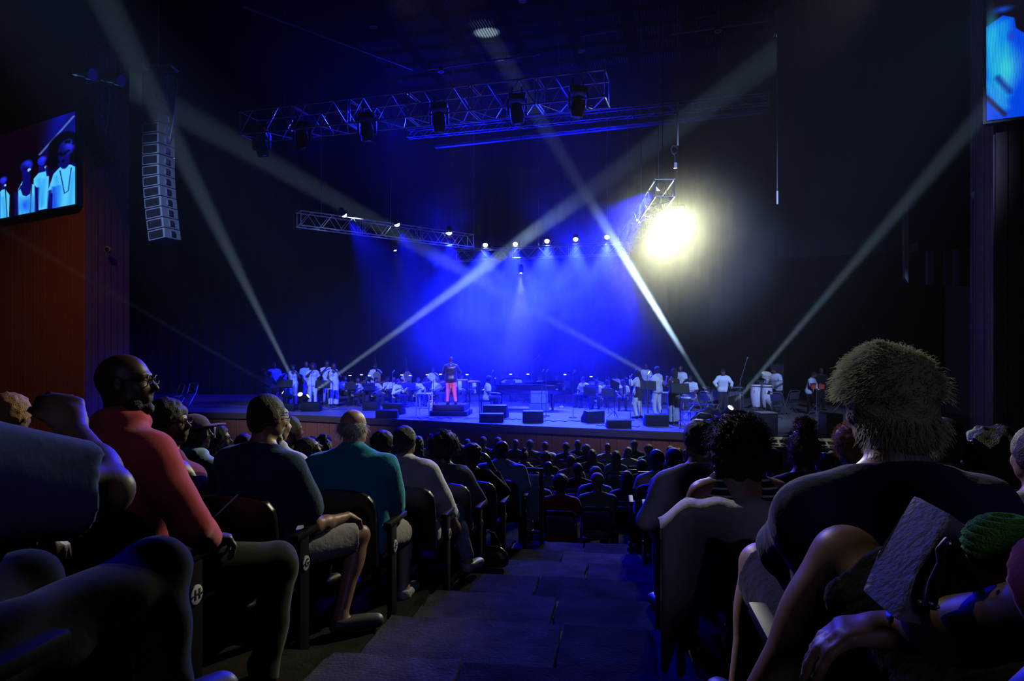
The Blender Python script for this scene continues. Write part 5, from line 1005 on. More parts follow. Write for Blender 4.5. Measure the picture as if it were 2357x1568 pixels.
for q in range(34): b.cyl((-.42 + q * .024, 0, 1.17), (-.42 + q * .024, 0, 1.17 - .22 - .002 * q), .006, n=5)
b.build('chime_bars', ALU(), t, kind='stuff'); 
p = Vector((W(1763, 0, 24.8).x, 24.8, STAGE_Z)); t = thing('timbale_drum', 'shallow round drum with a white skin behind the congas', 'drum', p); b = MB(); b.lathe((0, 0, 1.33), (0, -.5, 1), [(0, .17), (.14, .17), (.145, .02)], 18); b.build('shell', mat('drum_skin', (.75, .68, .5), .6), t); b = MB(); b.cyl((0, 0, 0), (0, 0, 1.36), .015); b.build('stand', CHROME(), t)
p = Vector((W(1789, 0, 26.6).x, 26.6, STAGE_Z)); t = thing('chime_rack', 'tall glinting chime rack behind the conga player', 'chimes', p); b = MB(); w = 27 / F_PX * 26.6 / 2; b.tube([(-w, 0, 0), (-w, 0, 1.78), (w, 0, 1.78), (w, 0, 0)], .02); b.build('frame', CHROME(), t); b = MB()
for q in range(9): b.cyl((-w * .8 + q * w * .2, 0, 1.74), (-w * .8 + q * w * .2, 0, .9), .012, n=5)
b.build('tubes', BRASS, t, kind='stuff')
# folding chairs and stools on stage
def folding_chair(loc, yaw, label, group, m=None, proto={}):
    if 'p' in proto: return dup(proto['p'], loc, yaw, label, group)
    m = m or mat('chair_metal', (.10, .10, .12), .4, .6, var=0); t = thing('folding_chair', label, 'chair', loc, yaw, group); s = MB(); s.box((0, .02, .44), (.42, .40, .03)); s.build('seat', m, t, bevel=.012)
    b = MB(); poly = [(-.20, 0), (.20, 0), (.21, .16), (.17, .24), (-.17, .24), (-.21, .16)]; b.prism(poly, .02, Matrix.Translation((0, -.21, .60)) @ Matrix.Rotation(R(90 + 10), 4, 'X')); b.build('backrest', m, t, bevel=.005)
    for q in (-1, 1):
        f = MB(); f.tube([(q * .23, .26, 0), (q * .23, -.12, .50), (q * .22, -.25, .86), (q * .16, -.26, .90)], .012); f.build('back_leg', mat('chair_tube', (.35, .35, .4), .3, .8, var=0), t); f = MB(); f.tube([(q * .215, -.28, 0), (q * .215, .20, .44)], .012); f.build('front_leg', mat('chair_tube', (.35, .35, .4), .3, .8, var=0), t)
    f = MB(); f.tube([(-.16, -.26, .90), (.16, -.26, .90)], .012); f.build('top_rail', mat('chair_tube', (.35, .35, .4), .3, .8, var=0), t); proto['p'] = t; return t
for x, d, yaw, lab in ((1601, 23.8, -60, 'left folding chair of the pair by the vibraphone'), (1634, 23.4, -60, 'right folding chair of the pair by the vibraphone'), (1795, 22.9, -50, 'folding chair with its back to the congas'), (1817, 24.0, 20, 'folding chair right of the congas, back towards the house'), (405, 27.5, 140, 'folding chair alone in the dark at stage left'), (436, 28.6, 160, 'folding chair with a blue cushion in the dark at stage left')):
    folding_chair(Vector((W(x, 0, d).x, d, STAGE_Z)), R(yaw), lab, 'folding chairs on the stage')
for x, d, lab in ((1556, 23.0, 'first round-topped bar stool behind the singers'), (1578, 22.4, 'round-topped bar stool right of the patterned blouse'), (1530, 25.0, 'bar stool half hidden by the man in white jeans')):
    t = thing('bar_stool', lab, 'stool', Vector((W(x, 0, d).x, d, STAGE_Z)), 0, 'bar stools on the stage'); s = MB(); s.lathe((0, 0, .72), (0, 0, 1), [(0, .15), (.03, .17), (.05, .16), (.055, .02)], 16); s.build('seat', mat('stool_seat', (.5, .45, .4), .5), t)
    for q in range(4): a = q * 1.571 + .78; l = MB(); l.cyl((.11 * math.cos(a), .11 * math.sin(a), .73), (.20 * math.cos(a), .20 * math.sin(a), 0), .014, n=6); l.build('leg', CHROME(), t)
    r_ = MB(); r_.tube([(.175 * math.cos(a), .175 * math.sin(a), .25) for a in np.linspace(0, 6.283, 17)], .009, 5); r_.build('foot_ring', CHROME(), t)
# dark crouching rig of a big fixture at the stage edge, cables, floor lamps
p = on_z(1628, 985, STAGE_Z); t = thing('followspot_rig', 'bulky black fixture wrapped in cables at the stage edge', 'stage light', p + Vector((0, .2, 0))); b = MB(); b.box((0, 0, .1), (.5, .4, .2)); b.build('base', PLAST(), t, bevel=.03); b = MB(); b.lathe((-.25, 0, .30), (1, .1, .35), [(0, .10), (.05, .16), (.4, .18), (.5, .12)], 12); b.build('barrel', PLAST(), t); b = MB(); b.tube([(-.55, -.1, .02), (-.4, -.1, .25), (-.2, -.12, .44), (.1, -.1, .40), (.3, -.1, .25)], .05, 8); b.build('cable_loom', BLACK(), t)
rg2 = random.Random(9)
for i, (x, y, w) in enumerate(((660, 950, 60), (770, 945, 60), (1000, 965, 80), (1170, 968, 60), (1290, 972, 90), (1390, 982, 40), (1450, 985, 50), (1600, 990, 70), (1690, 985, 80), (1830, 1000, 70))):
    c = on_z(x, y - 2, STAGE_Z); t = thing('stage_cable', 'loose black cable snaking on the stage floor ' + ['below the choir', 'right of the choir monitor', 'before the podium', 'right of the podium', 'below the lone microphone stand', 'by the box monitor', 'under the locs singer', 'below the patterned-blouse woman', 'by the beam lights', 'beside the tall speaker'][i], 'cable', c + Vector((0, 0, .012)), 0, 'loose stage cables'); k = MB(); s = w / F_PX * c.y; pts = [(-s / 2 + s * q / 24, .12 * math.sin(q * .9 + i) + rg2.uniform(-.05, .05), 0) for q in range(25)]; k.tube(pts, .014, 5); k.build('cable', mat('cable_rubber', (.05, .05, .055), .5, var=0), t)
for x, y, lab in ((1148, 941, 'below the pianist'), (1292, 941, 'below the piano tail'), (1593, 975, 'behind the bulky fixture')):
    p = on_z(x, y, STAGE_Z); t = thing('socket_box', 'small pale socket box on the stage floor ' + lab, 'socket box', p, 0, 'floor socket boxes'); b = MB(); b.box((0, 0, .05), (.14, .10, .09)); b.build('box', WHITEP, t, bevel=.01); b = MB(); b.cyl((0, 0, .09), (0, 0, .14), .03); b.build('plug', WHITEP, t)
t = thing('floor_fan', 'small round white fan on the floor right of the white stool', 'fan', on_z(992, 940, STAGE_Z)); b = MB(); b.tube([(.13 * math.cos(a), 0, .17 + .13 * math.sin(a)) for a in np.linspace(0, 6.283, 21)], .012); b.build('ring', WHITEP, t)
for q in range(10): a = q * .628; s = MB(); s.cyl((0, 0, .17), (.13 * math.cos(a), 0, .17 + .13 * math.sin(a)), .006, n=4); s.build('spoke', WHITEP, t)
b = MB(); b.box((0, 0, .02), (.18, .12, .03)); b.cyl((0, 0, .02), (0, 0, .06), .02); b.build('foot', WHITEP, t)
# video camera of the operator, second camera on a stand at far right
for x, y, d, lab in ((608, 858, 26.7, 'black shoulder video camera held by the operator in black'), (1958, 847, 22.5, 'small video camera on a tall stand beside the blond head')):
    p = W(x, y, d); t = thing('video_camera', lab, 'camera', p); b = MB(); b.box((0, 0, 0), (.16, .36, .18)); b.build('body', PLAST(), t, bevel=.02); b = MB(); b.cyl((.0, .18, 0), (0, .38, 0), .05, .06, n=12); b.build('lens', BLACK(), t); b = MB(); b.box((-.02, -.05, .14), (.03, .22, .03)); b.box((-.13, -.02, .03), (.1, .06, .07)); b.build('handle', BLACK(), t)
    if x > 1000: b = MB(); b.cyl((0, 0, -.08), (0, 0, STAGE_Z - p.z), .02); b.build('pole', BLACK(), t)
t = thing('guitar', 'dark guitar slung on the man alone at stage left', 'instrument', W(322, 878, 29.0), R(0)); b = MB(); b.prism([(-.18, -.12), (.0, -.17), (.16, -.12), (.20, 0), (.16, .12), (0, .10), (-.18, .12)], .06, Matrix.Rotation(R(90), 4, 'X')); b.build('body', VARN, t, bevel=.01); b = MB(); b.box((.45, -.03, -.16), (.6, .03, .05), Matrix.Rotation(R(20), 3, 'Y')); b.build('neck', PIANO, t)
# front-fill speakers standing on the ground before the stage
for i, (x0, x1, y0, y1) in enumerate(((1762, 1826, 1012, 1044), (1824, 1884, 1014, 1046), (1880, 1932, 1016, 1050))):
    d = 14.6; a, b2 = W(x0, y0, d), W(x1, y0, d); t = thing('front_fill_speaker', 'wide speaker with a pale slotted top before the stage, ' + ['left of three', 'middle of three, behind the reddish hair bun', 'right of three, beside the golden curls'][i], 'speaker', ((a.x + b2.x) / 2, d, front_z(d)), R(-8), 'front fill speakers'); w = b2.x - a.x; zt = a.z - front_z(d) - .12
    c = MB(); c.box((0, 0, zt / 2), (w * .96, .55, zt)); c.build('cabinet', PLAST(), t, bevel=.015); tp = MB(); M = Matrix.Rotation(R(24), 3, 'X')
    for bx, by, bw, bh in ((0, -.22, 1, .12), (0, .22, 1, .12), (-.42, 0, .14, .36), (.42, 0, .14, .36), (0, 0, .08, .36), (-.21, 0, .36, .05), (.21, 0, .36, .05)): tp.box(Vector((0, 0, zt + .02)) + M @ Vector((bx * w * .96, by, 0)), (bw * w * .96, bh, .03), M)
    tp.build('slotted_top', mat('pale_worn_paint', (.55, .56, .5), .5, var=.2), t)
# ------------------------------------------------------------------ seats of the tiers
SEATM = mat('seat_shell', (.010, .010, .014), .32, var=0, coat=0); SEATF = mat('seat_metal', (.008, .008, .011), .55, .0, spec=.15, var=0); BADGE = mat('badge_disc', (.62, .64, .68), .35, .2, var=.05)
def shell(w, z0, z1, y, tilt, th=.035):
    n = 14; pts = []; r = .11
    for i in range(n + 1):
        u = i / n
        if u < .25: a = math.pi - u / .25 * (math.pi / 2); pts.append((-w / 2 + r + r * math.cos(a), z1 - r + r * math.sin(a)))
        elif u > .75: a = math.pi / 2 - (u - .75) / .25 * (math.pi / 2); pts.append((w / 2 - r + r * math.cos(a), z1 - r + r * math.sin(a)))
        else: pts.append((-w / 2 + r + (w - 2 * r) * (u - .25) / .5, z1 + .012 * math.sin((u - .25) / .5 * math.pi)))
    poly = [(-w / 2, z0)] + pts + [(w / 2, z0)]
    M = Matrix.Translation((0, y, z0)) @ Matrix.Rotation(R(tilt), 4, 'X') @ Matrix.Translation((0, 0, -z0)) @ Matrix.Rotation(R(90), 4, 'X'); mb = MB(); mb.prism(poly, th, M); return mb
SB = shell(.50, .42, .90, -.19, 7).mesh('seat_back', 40, .008)
q = MB(); q.box((0, .06, .43), (.46, .44, .05)); SP = q.mesh('seat_pan', 35, .018)
q = MB(); q.box((0, 0, .33), (.035, .11, .66)); q.box((0, .08, .655), (.05, .36, .035)); SS = q.mesh('seat_standard', 35, .01)
q = MB(); q.lathe((0, 0, 0), (1, 0, 0), [(0, .040), (.006, .040), (.008, .035)], 20); SD = q.mesh('badge', 50)
def text_mesh(name, c, parent):
    o = bpy.data.objects.new(name, c); COL.objects.link(o); bpy.context.view_layer.update(); me = bpy.data.meshes.new_from_object(o.evaluated_get(bpy.context.evaluated_depsgraph_get())); bpy.data.objects.remove(o)
    return link(name, me, None, parent)
def tier_seat(loc, yaw, label, letter=None, side=1, group='theatre seats'):
    t = thing('theatre_seat', label, 'seat', loc, yaw, group); link('seat_back', SB, SEATM, t); link('seat_pan', SP, SEATM, t)
    for s in (-1, 1): o = link('end_standard', SS, SEATF, t); o.location = (s * .285, -.04, 0)
    if letter:
        b = link('row_badge', SD, BADGE, t); b.location = (side * (.285 + .0195), -.04, .50)
        if side < 0: b.rotation_euler = (0, 0, math.pi)
        c = bpy.data.curves.new('letter', 'FONT'); c.body = letter; c.size = .058; c.extrude = .001; c.align_x = 'CENTER'; c.align_y = 'CENTER'; c.offset = .0012; l = text_mesh('letter', c, b); l.location = (.0095, 0, 0); l.rotation_euler = (R(90), 0, R(90)); l.data.materials.append(mat('letter_ink', (.02, .02, .03), .6, var=0))
        for q_ in (-1, 1): m_ = MB(); m_.cyl((.006, q_ * .031, 0), (.011, q_ * .031, 0), .005, n=6); m_.build('screw', CHROME(), b)
    return t

class Frame:
    """seat frame of one person: floor point, heading and scale, with pixel targets turned into local coordinates"""
    def __init__(s, loc, yaw, scale): s.loc, s.yaw, s.sc = Vector(loc), yaw, scale; s.Mi = (Matrix.Translation(s.loc) @ Matrix.Rotation(R(yaw), 4, 'Z') @ Matrix.Scale(scale, 4)).inverted()
    def f(s, px, py, d): v = s.Mi @ W(px, py, d); return tuple(v)
    def p(s, px, py, d): v = s.Mi @ W(px, py, d); return (v.x, v.y, v.z - .53)
def tier(px, k, dt=.30): return row_pt(px, 2.37 + .85 * k + dt, tread_z(k))
YF = -8.5
def cl(n, c): return cloth(n, c)
DKOLIVE = cloth('dark_olive', (.014, .018, .012), .06); CORAL = cloth('coral', (.62, .09, .10), .1); DENS = cloth('denim_shirt', (.13, .18, .34), .08); TEAL = cl('teal_polo', (.02, .38, .50)); DNAVY = cl('dark_navy_shirt', (.03, .07, .12)); GSH = cl('grey_shorts', (.40, .38, .36)); BLUEJ = cl('pale_jeans', (.22, .30, .45)); SWT = cl('navy_sweater', (.035, .045, .085)); CARD = cl('grey_cardigan', (.16, .18, .22)); LBL = cl('sky_shirt', (.20, .42, .78)); KHAKI = cl('khaki', (.30, .26, .20))
HGOLD = hairm('blond', (.55, .42, .20)); HCOP = hairm('copper', (.40, .20, .06)); HRED = hairm('dark_red', (.14, .02, .03)); HWG = hairm('white_grey', (.62, .60, .55)); LGOLD = strandm('blond', (1.0, .82, .45)); LCOP = strandm('copper', (.62, .36, .12)); LBLK = strandm('black', (.03, .024, .02)); LWG = strandm('white_grey', (.75, .73, .68)); LRED = strandm('dark_red', (.2, .03, .04))
SNEAK = mat('sneaker', (.45, .48, .5), .6, bump=.4, bscale=60); LOAF = mat('pale_loafer', (.42, .44, .48), .5); DSH = mat('dark_shoe', (.05, .05, .06), .5)
def M_(sk, top, bot, hair=HK, shoe=None): return dict(skin=skin(sk), top=top, bottom=bot, hair=hair, shoe=shoe or DSH)
AUD = []
def sit(label, px, k, yaw, scale, mk, mats, dt=.30, h=.012, fold=.005, seat=True, letter=None, side=1, z=None, group=None, seat_dx=0, seat_label=None, extra=None, **kw):
    loc = tier(px, k, dt); 
    if z is not None: loc.z += z
    fr = Frame(loc, yaw, scale); J = mk(fr) if callable(mk) else pose(**(mk or {})); t = person(person_meshes(J, h=h, fold=fold, **kw), loc, yaw, mats, label, group, scale)
    if seat: sl = Vector(loc) + UX * seat_dx; sl.z = tread_z(k); tier_seat(sl, R(YF), seat_label or ('black theatre seat under the ' + label[:60]), letter, side)
    if extra: extra(t, J, fr)
    AUD.append((t, J, fr)); return t, J, fr

# --- left block, nearest first
def mk(f): return pose(lean=10, side=4, twist=-12, w=1.18, sh=.20, head=(-10, -5, 0), arms=[((-.3, .1, .2), (-.1, .35, .2)), (f.p(246, 1130, 1.42), f.p(165, 985, 1.62), (-.5, .2, .6), .6)], legs=[((-.16, .46, .56), (-.18, .42, .09)), (f.f(352, 1322, 1.80), f.f(382, 1605, 1.70))])
sit('man in a washed denim shirt with his arm raised, cut by the frame', -430, -2, -16, 1.10, mk, M_('tan', DENS, DKOLIVE), dt=.32, h=.010, fold=.009, top='short', bottom='trousers', hair='short', seat_label='black theatre seat under the man in the denim shirt')
def mk(f): return pose(lean=3, side=2, twist=-16, w=1.22, sh=.20, belly=.05, head=(-68, 6, -4), arms=[((-.3, .1, .2), (-.12, .36, .16)), (f.p(436, 1200, 2.75), f.p(478, 1240, 2.95), (.55, .8, -.1), .9)], legs=[((-.16, .46, .56), (-.18, .42, .09)), (f.f(640, 1295, 3.25), f.f(605, 1570, 3.10), (.03, .16, -.05))])
t, J, fr = sit('bald bearded man with glasses in a coral shirt looking right', 262, 0, -14, 1.13, mk, M_('dark', CORAL, DKOLIVE), dt=.25, h=.0085, fold=.007, top='shirt', bottom='trousers', hair=None, collar=True, letter='H', seat_dx=.10, seat_label='black end seat with row badge H under the man in coral')
glasses(J, t, BLACK()); link('beard', solid('beard', [(cap(J['hc'] + J['H'] @ V3(-.04, .03, -.085), J['hc'] + J['H'] @ V3(.04, .03, -.085), .034), .03), (cap(J['hc'] + J['H'] @ V3(0, .065, -.095), J['hc'] + J['H'] @ V3(0, .07, -.10), .022), .02)], .006, .001, fuzz=.002, fz=200), HK, t)
def mk(f): return pose(lean=0, side=0, twist=-25, w=1.0, sh=.155, bust=1, head=(-72, 8, 0))
t, J, fr = sit('woman with short hair and glasses in a sleeveless top, looking right', 390, 1, -20, 1.02, mk, M_('brown', cl('wine_top', (.25, .05, .12)), BLK), h=.010, top='tank', bottom='trousers', hair='smallafro'); glasses(J, t, BLACK()); b = MB(); p_ = J['hc'] + J['H'] @ V3(.082, 0, -.05); b.tube([tuple(p_ + V3(.02 * math.cos(a), 0, .02 * math.sin(a) - .01)) for a in np.linspace(0, 6.28, 13)], .003, 5); b.build('earring', mat('gold', (.8, .6, .25), .2, 1.0, var=0), t)
sit('woman with a high dark afro half hidden behind the coral-shirted man', 298, 1, -14, 1.04, dict(head=(-50, 0, 0), sh=.155), M_('dark', BLK, BLK), h=.014, dt=.42, top='short', bottom='trousers', hair='smallafro')
t, J, fr = sit('bearded man in a purple-grey cap and open blue shirt', 448, 2, -14, 1.0, dict(head=(-62, 6, 0), w=1.05), M_('dark', LTB, DKP), h=.010, top='short', bottom='trousers', hair='crop', collar=True); cap_hat(J, t, cl('plum_cap', (.16, .11, .2)))
t, J, fr = sit('woman with a beaded headband and glasses behind the capped man', 500, 3, -14, .98, dict(head=(-62, 5, 0), sh=.155), M_('dark', LTB, DKP), h=.012, top='short', bottom='trousers', hair='bob'); glasses(J, t, BLACK()); b = MB(); b.tube([tuple(J['hc'] + J['H'] @ V3(.098 * math.cos(a), -.012, .03 + .106 * math.sin(a))) for a in np.linspace(0, 3.14, 17)], .009, 6); b.build('headband', mat('beads', (.6, .6, .62), .3, .5, bump=.5, bscale=200), t)
def mk(f): return pose(lean=3, side=3, twist=-12, w=1.12, sh=.195, head=(-16, -4, 0), arms=[((-.3, .1, .2), (-.12, .36, .16)), (f.p(722, 1214, 3.85), f.p(808, 1192, 4.10), f.p(880, 1240, 4.22), .5)][:1] + [(f.p(722, 1212, 3.85), f.p(800, 1190, 4.12), (.45, .85, -.45), .75)], legs=[((-.16, .46, .56), (-.18, .42, .09)), (f.f(826, 1232, 4.20), f.f(785, 1418, 3.98), (.16, .10, -.05))])
t, J, fr = sit('man with close curly hair in a dark shirt, hand on his bare knee', 590, 1, -12, 1.06, mk, M_('tan', DNAVY, GSH), dt=.28, h=.0085, fold=.008, top='short', bottom='shorts', hair='crop', letter='G', seat_label='black end seat with row badge G under the dark-shirted man'); glasses(J, t, BLACK())
sit('person with silver bobbed hair in a white shirt beside the dark-shirted man', 628, 2, -12, 1.06, dict(head=(-30, 0, 0), sh=.165), M_('pale', WHT, DKP, HWG), h=.010, top='short', bottom='trousers', hair='bob', collar=True)
sit('dark-haired person mostly hidden behind the silver bobbed hair', 662, 3, -12, 1.05, dict(head=(-40, 0, 0)), M_('dark', BLK, BLK), h=.016, top='short', bottom='trousers', hair='crop')
t, J, fr = sit('man with glasses tilting his face up to the right, in a pale teal shirt', 712, 3, -14, .94, dict(head=(-58, 26, 12), side=4), M_('dark', cl('pale_teal', (.30, .50, .48)), DKP), h=.010, top='short', bottom='trousers', hair='crop'); glasses(J, t, BLACK())
def mk(f): return pose(lean=2, side=-1, twist=-4, w=1.38, sh=.225, belly=.05, head=(-10, 0, 0), arms=[((-.34, .06, .2), (-.14, .34, .12)), (f.p(905, 1196, 4.72), f.p(880, 1225, 4.95), (-.3, .9, 0), .6)], legs=[((-.16, .46, .56), (-.18, .42, .09)), (f.f(928, 1222, 5.02), f.f(930, 1352, 4.95), (.02, .16, -.05))])
t, J, fr = sit('broad man with a bald crown and grey fringe in a bright teal polo shirt', 812, 2, -8, 1.05, mk, M_('pale', TEAL, GSH, HWG, SNEAK), dt=.28, h=.009, fold=.006, top='polo', bottom='shorts', hair='fringe', collar=True, letter='F', seat_label='black end seat with row badge F under the teal polo shirt'); strands(J, 260, .03, LWG, t, base=(.088, .094, .07), cen=(0, -.03, 0), ph=(-50, 40), th=(150, 390), droop=.8, r=.0014)
def mk(f): return pose(lean=4, side=-9, twist=-4, w=1.12, sh=.19, head=(-6, -3, -3), arms=[((-.3, .1, .2), (-.12, .36, .16)), (f.p(1048, 1215, 5.55), f.p(1018, 1235, 5.75), (-.3, .9, 0), .6)], legs=[((-.14, .42, .55), (-.16, .40, .09)), (f.f(1048, 1180, 5.95), f.f(1078, 1292, 5.80), (.06, .15, -.05))])
sit('man with wet-looking black hair in a white polo and pale jeans', 950, 3, -10, 1.0, mk, M_('tan', WHT, BLUEJ, HK, LOAF), dt=.28, h=.010, fold=.006, top='polo', bottom='trousers', hair='short', collar=True, letter='E', seat_label='black end seat with row badge E under the white polo')
t, J, fr = sit('woman with a very large dark afro and a grey cardigan over her shoulders', 1035, 4, -12, .96, dict(side=-8, lean=6, w=1.05, head=(0, -2, 0), arms=[None, ((.24, .2, .14), (.12, .36, .12))]), M_('dark', CARD, BLK), h=.011, fold=.009, top='long', bottom='trousers', hair='afro', letter='D', seat_label='black end seat with row badge D under the large afro'); strands(J, 700, .03, LBLK, t, base=(.150, .150, .140), cen=(0, -.035, .045), ph=(-40, 90), curl=.008, droop=.1, r=.0016)
sit('woman in black resting her head on her raised hand by the aisle', 1098, 5, -10, .92, dict(side=-10, lean=8, head=(-20, -10, 0), arms=[None, ((.26, .26, .24), (.08, .22, .60), (-.4, .1, .6), .7)]), M_('dark', BLK, BLK), h=.012, fold=.006, top='long', bottom='trousers', hair='smallafro', letter='C', seat_label='black end seat with row badge C under the woman in black')
def mk(f): return pose(lean=4, side=0, w=1.5, sh=.225, belly=.05, head=(-25, 0, 4), legs=[None, (f.f(1212, 1176, 8.55), f.f(1216, 1222, 8.45))])
t, J, fr = sit('large bald man with glasses in a light blue shirt by the left barrier', 1152, 6, -8, .98, mk, M_('dark', LBL, KHAKI), h=.012, fold=.006, top='shirt', bottom='trousers', hair=None, collar=True, letter='B', seat_label='black end seat under the large man in light blue'); glasses(J, t, BLACK())
sit('head of copper-brown hair at the far left edge behind the denim shirt', 22, 1, -8, 1.02, dict(), M_('brown', BLK, BLK, HCOP), h=.014, dt=.5, top='short', bottom='trousers', hair='smallafro')
# more of the left block, dark heads
for px, k, s, hs, lab in ((880, 4, .98, 'smallafro', 'round dark head just left of the wet black hair'), (955, 5, .98, 'bob', 'dark bobbed head between the white polo and the large afro'), (560, 4, .95, 'short', 'dark head left of the close curly hair'), (745, 5, .94, 'bun', 'dark head right of the upturned face'), (1060, 6, .93, 'long', 'dark long-haired head right of the large afro')):
    sit(lab, px, k, -10, s, dict(), M_('dark', BLK if k != 5 else WHT, BLK), h=.016, top='short', bottom='trousers', hair=hs)

# --- right block
def mk(f): return pose(lean=3, side=0, twist=8, w=1.22, sh=.205, head=(14, -3, 0), arms=[(f.p(1812, 1262, 1.88), f.p(1800, 1290, 2.08), (.1, 1, -.2), .6), ((.33, .02, .2), (.2, .3, .16))], legs=[(f.f(1752, 1300, 2.25), f.f(1702, 1610, 2.10)), ((.14, .46, .56), (.16, .42, .09))])
t, J, fr = sit('tall blond man with tousled sunlit hair in a dark sweater', 2074, -1, -2, 1.025, mk, M_('pale', SWT, BLK, HGOLD), dt=.22, h=.0075, fold=.006, top='long', bottom='shorts', hair='shaggy', letter='', seat_label='black theatre seat under the blond man, its armrest lit')
strands(J, 1700, .034, LGOLD, t, base=(.094, .112, .102), cen=(0, -.018, .036), th=(0, 360), ph=(-12, 90), comb=(-.25, .2, .35), droop=.5, r=.0011, curl=.003, seed=2)
strands(J, 1500, .045, LGOLD, t, base=(.094, .112, .102), cen=(0, -.018, .036), th=(85, 215), ph=(-5, 85), comb=(-.5, .25, .25), droop=.4, r=.0013, curl=.004, seed=8)
strands(J, 600, .034, LGOLD, t, base=(.09, .09, .08), cen=(0, -.03, -.03), th=(170, 370), ph=(-45, 5), comb=(0, -.2, -.9), droop=.3, r=.0011, curl=.003, seed=3)
STRIPE = mat('striped_top', (.02, .02, .025), .9, var=0); nt = STRIPE.node_tree; tc = nt.nodes.new('ShaderNodeTexCoord'); sx = nt.nodes.new('ShaderNodeSeparateXYZ'); mm = nt.nodes.new('ShaderNodeMath'); mm.operation = 'MULTIPLY'; mm.inputs[1].default_value = 30; fr_ = nt.nodes.new('ShaderNodeMath'); fr_.operation = 'FRACT'; gt = nt.nodes.new('ShaderNodeMath'); gt.operation = 'GREATER_THAN'; gt.inputs[1].default_value = .74; mx = nt.nodes.new('ShaderNodeMix'); mx.data_type = 'RGBA'; mx.inputs[6].default_value = (.015, .015, .02, 1); mx.inputs[7].default_value = (.7, .7, .72, 1)
for a, b in ((tc.outputs['Object'], sx.inputs[0]), (sx.outputs['Z'], mm.inputs[0]), (mm.outputs[0], fr_.inputs[0]), (fr_.outputs[0], gt.inputs[0]), (gt.outputs[0], mx.inputs[0]), (mx.outputs[2], nt.nodes['Principled BSDF'].inputs['Base Color'])): nt.links.new(a, b)
t, J, fr = sit('woman with a big mass of dark curls in a black and white striped tank top', 1700, 1, 2, .98, dict(w=1.22, sh=.185, head=(4, 0, 0), arms=[((-.27, .10, .16), (-.12, .34, .12)), ((.27, .10, .16), (.12, .34, .12))]), M_('tan', STRIPE, BLK), h=.0085, fold=.003, top='tank', bottom='trousers', hair='big', letter='', seat_label='black theatre seat draped with a cream coat')
strands(J, 1500, .055, LBLK, t, base=(.138, .138, .132), cen=(0, -.03, .02), ph=(-60, 90), curl=.010, droop=.5, r=.0016, segs=7)
COATLOC = fr
sit('person in a white shirt leaning left behind the striped tank top', 1622, 2, 4, 1.02, dict(w=1.2, sh=.2, side=-4, head=(5, 0, 0), arms=[((-.34, .04, .18), (-.22, .26, .12)), None]), M_('tan', WHT, BLUEJ), h=.011, fold=.006, top='shirt', bottom='trousers', hair='short')
sit('person with a short dark crop right of the big curls', 1779, 4, 0, .93, dict(), M_('dark', BLK, BLK, HK), h=.012, top='short', bottom='trousers', hair='crop')
t, J, fr = sit('woman with a dark red topknot and loose hair', 1850, 2, 0, .98, dict(w=1.05, sh=.16), M_('dark', BLK, BLK, HRED), h=.011, top='short', bottom='trousers', hair='bun'); strands(J, 500, .03, LRED, t, base=(.06, .06, .05), cen=(0, -.05, .15), ph=(-30, 90), curl=.008, droop=.1, r=.0016); strands(J, 500, .05, LBLK, t, base=(.095, .112, .104), cen=(0, -.018, .03), ph=(-50, 60), curl=.008, droop=.9, r=.0016)
sit('small head with a pale side parting right of the red topknot', 1898, 5, 0, .92, dict(), M_('tan', BLK, BLK, HB), h=.014, top='short', bottom='trousers', hair='short')
t, J, fr = sit('person with a round head of golden backlit curls', 1966, 2, 0, .995, dict(sh=.165), M_('tan', LTB, BLK, HCOP), h=.011, top='short', bottom='trousers', hair='smallafro'); strands(J, 1400, .028, LCOP, t, base=(.112, .118, .112), cen=(0, -.025, .04), ph=(-50, 90), curl=.008, droop=.1, r=.0014)
sit('dark head rising just right of the blond man', 2176, 1, 0, 1.0, dict(), M_('dark', BLK, BLK), h=.014, top='short', bottom='trousers', hair='crop')
t, J, fr = sit('person with glasses glinting in the dark at the right', 2222, 3, 35, .94, dict(head=(30, 0, 0)), M_('dark', BLK, BLK), h=.012, top='short', bottom='trousers', hair='short'); glasses(J, t, CHROME())
sit('large dark afro at the right edge behind the blond man', 2288, 1, 0, .93, dict(), M_('dark', BLK, BLK), h=.013, top='short', bottom='trousers', hair='afro')
t, J, fr = sit('curly brown head cut by the right edge of the frame', 2362, 1, 0, .86, dict(), M_('tan', WHT, BLK, HB), h=.012, dt=-.05, z=-.14, seat=False, top='short', bottom='trousers', hair='smallafro'); strands(J, 500, .03, LCOP, t, base=(.112, .118, .112), cen=(0, -.025, .04), ph=(-50, 90), curl=.008, droop=.1, r=.0014)
sit('person in a cream top whose shoulder shows at the right edge', 2395, 0, 0, .92, dict(), M_('tan', CREAM, BLK, HB), h=.013, dt=.45, top='short', bottom='trousers', hair='short')
sit('person in a pale shirt beyond the right barrier, first of two', 1512, 6, 6, .93, dict(w=1.1), M_('dark', WHT, BLUEJ), h=.014, top='short', bottom='trousers', hair='short', letter='', seat_label='black end seat by the right barrier')
sit('person in a cream shirt beyond the right barrier, second of two', 1552, 5, 4, .93, dict(w=1.1), M_('dark', CREAM, BLK), h=.014, top='short', bottom='trousers', hair='short')
for px, k, s, hs, lab in ((1600, 4, .95, 'crop', 'dark head left of the white-shirted person'), (2110, 3, .97, 'short', 'dark head hidden behind the blond man')):
    sit(lab, px, k, 0, s, dict(), M_('dark', BLK, BLK), h=.016, top='short', bottom='trousers', hair=hs)
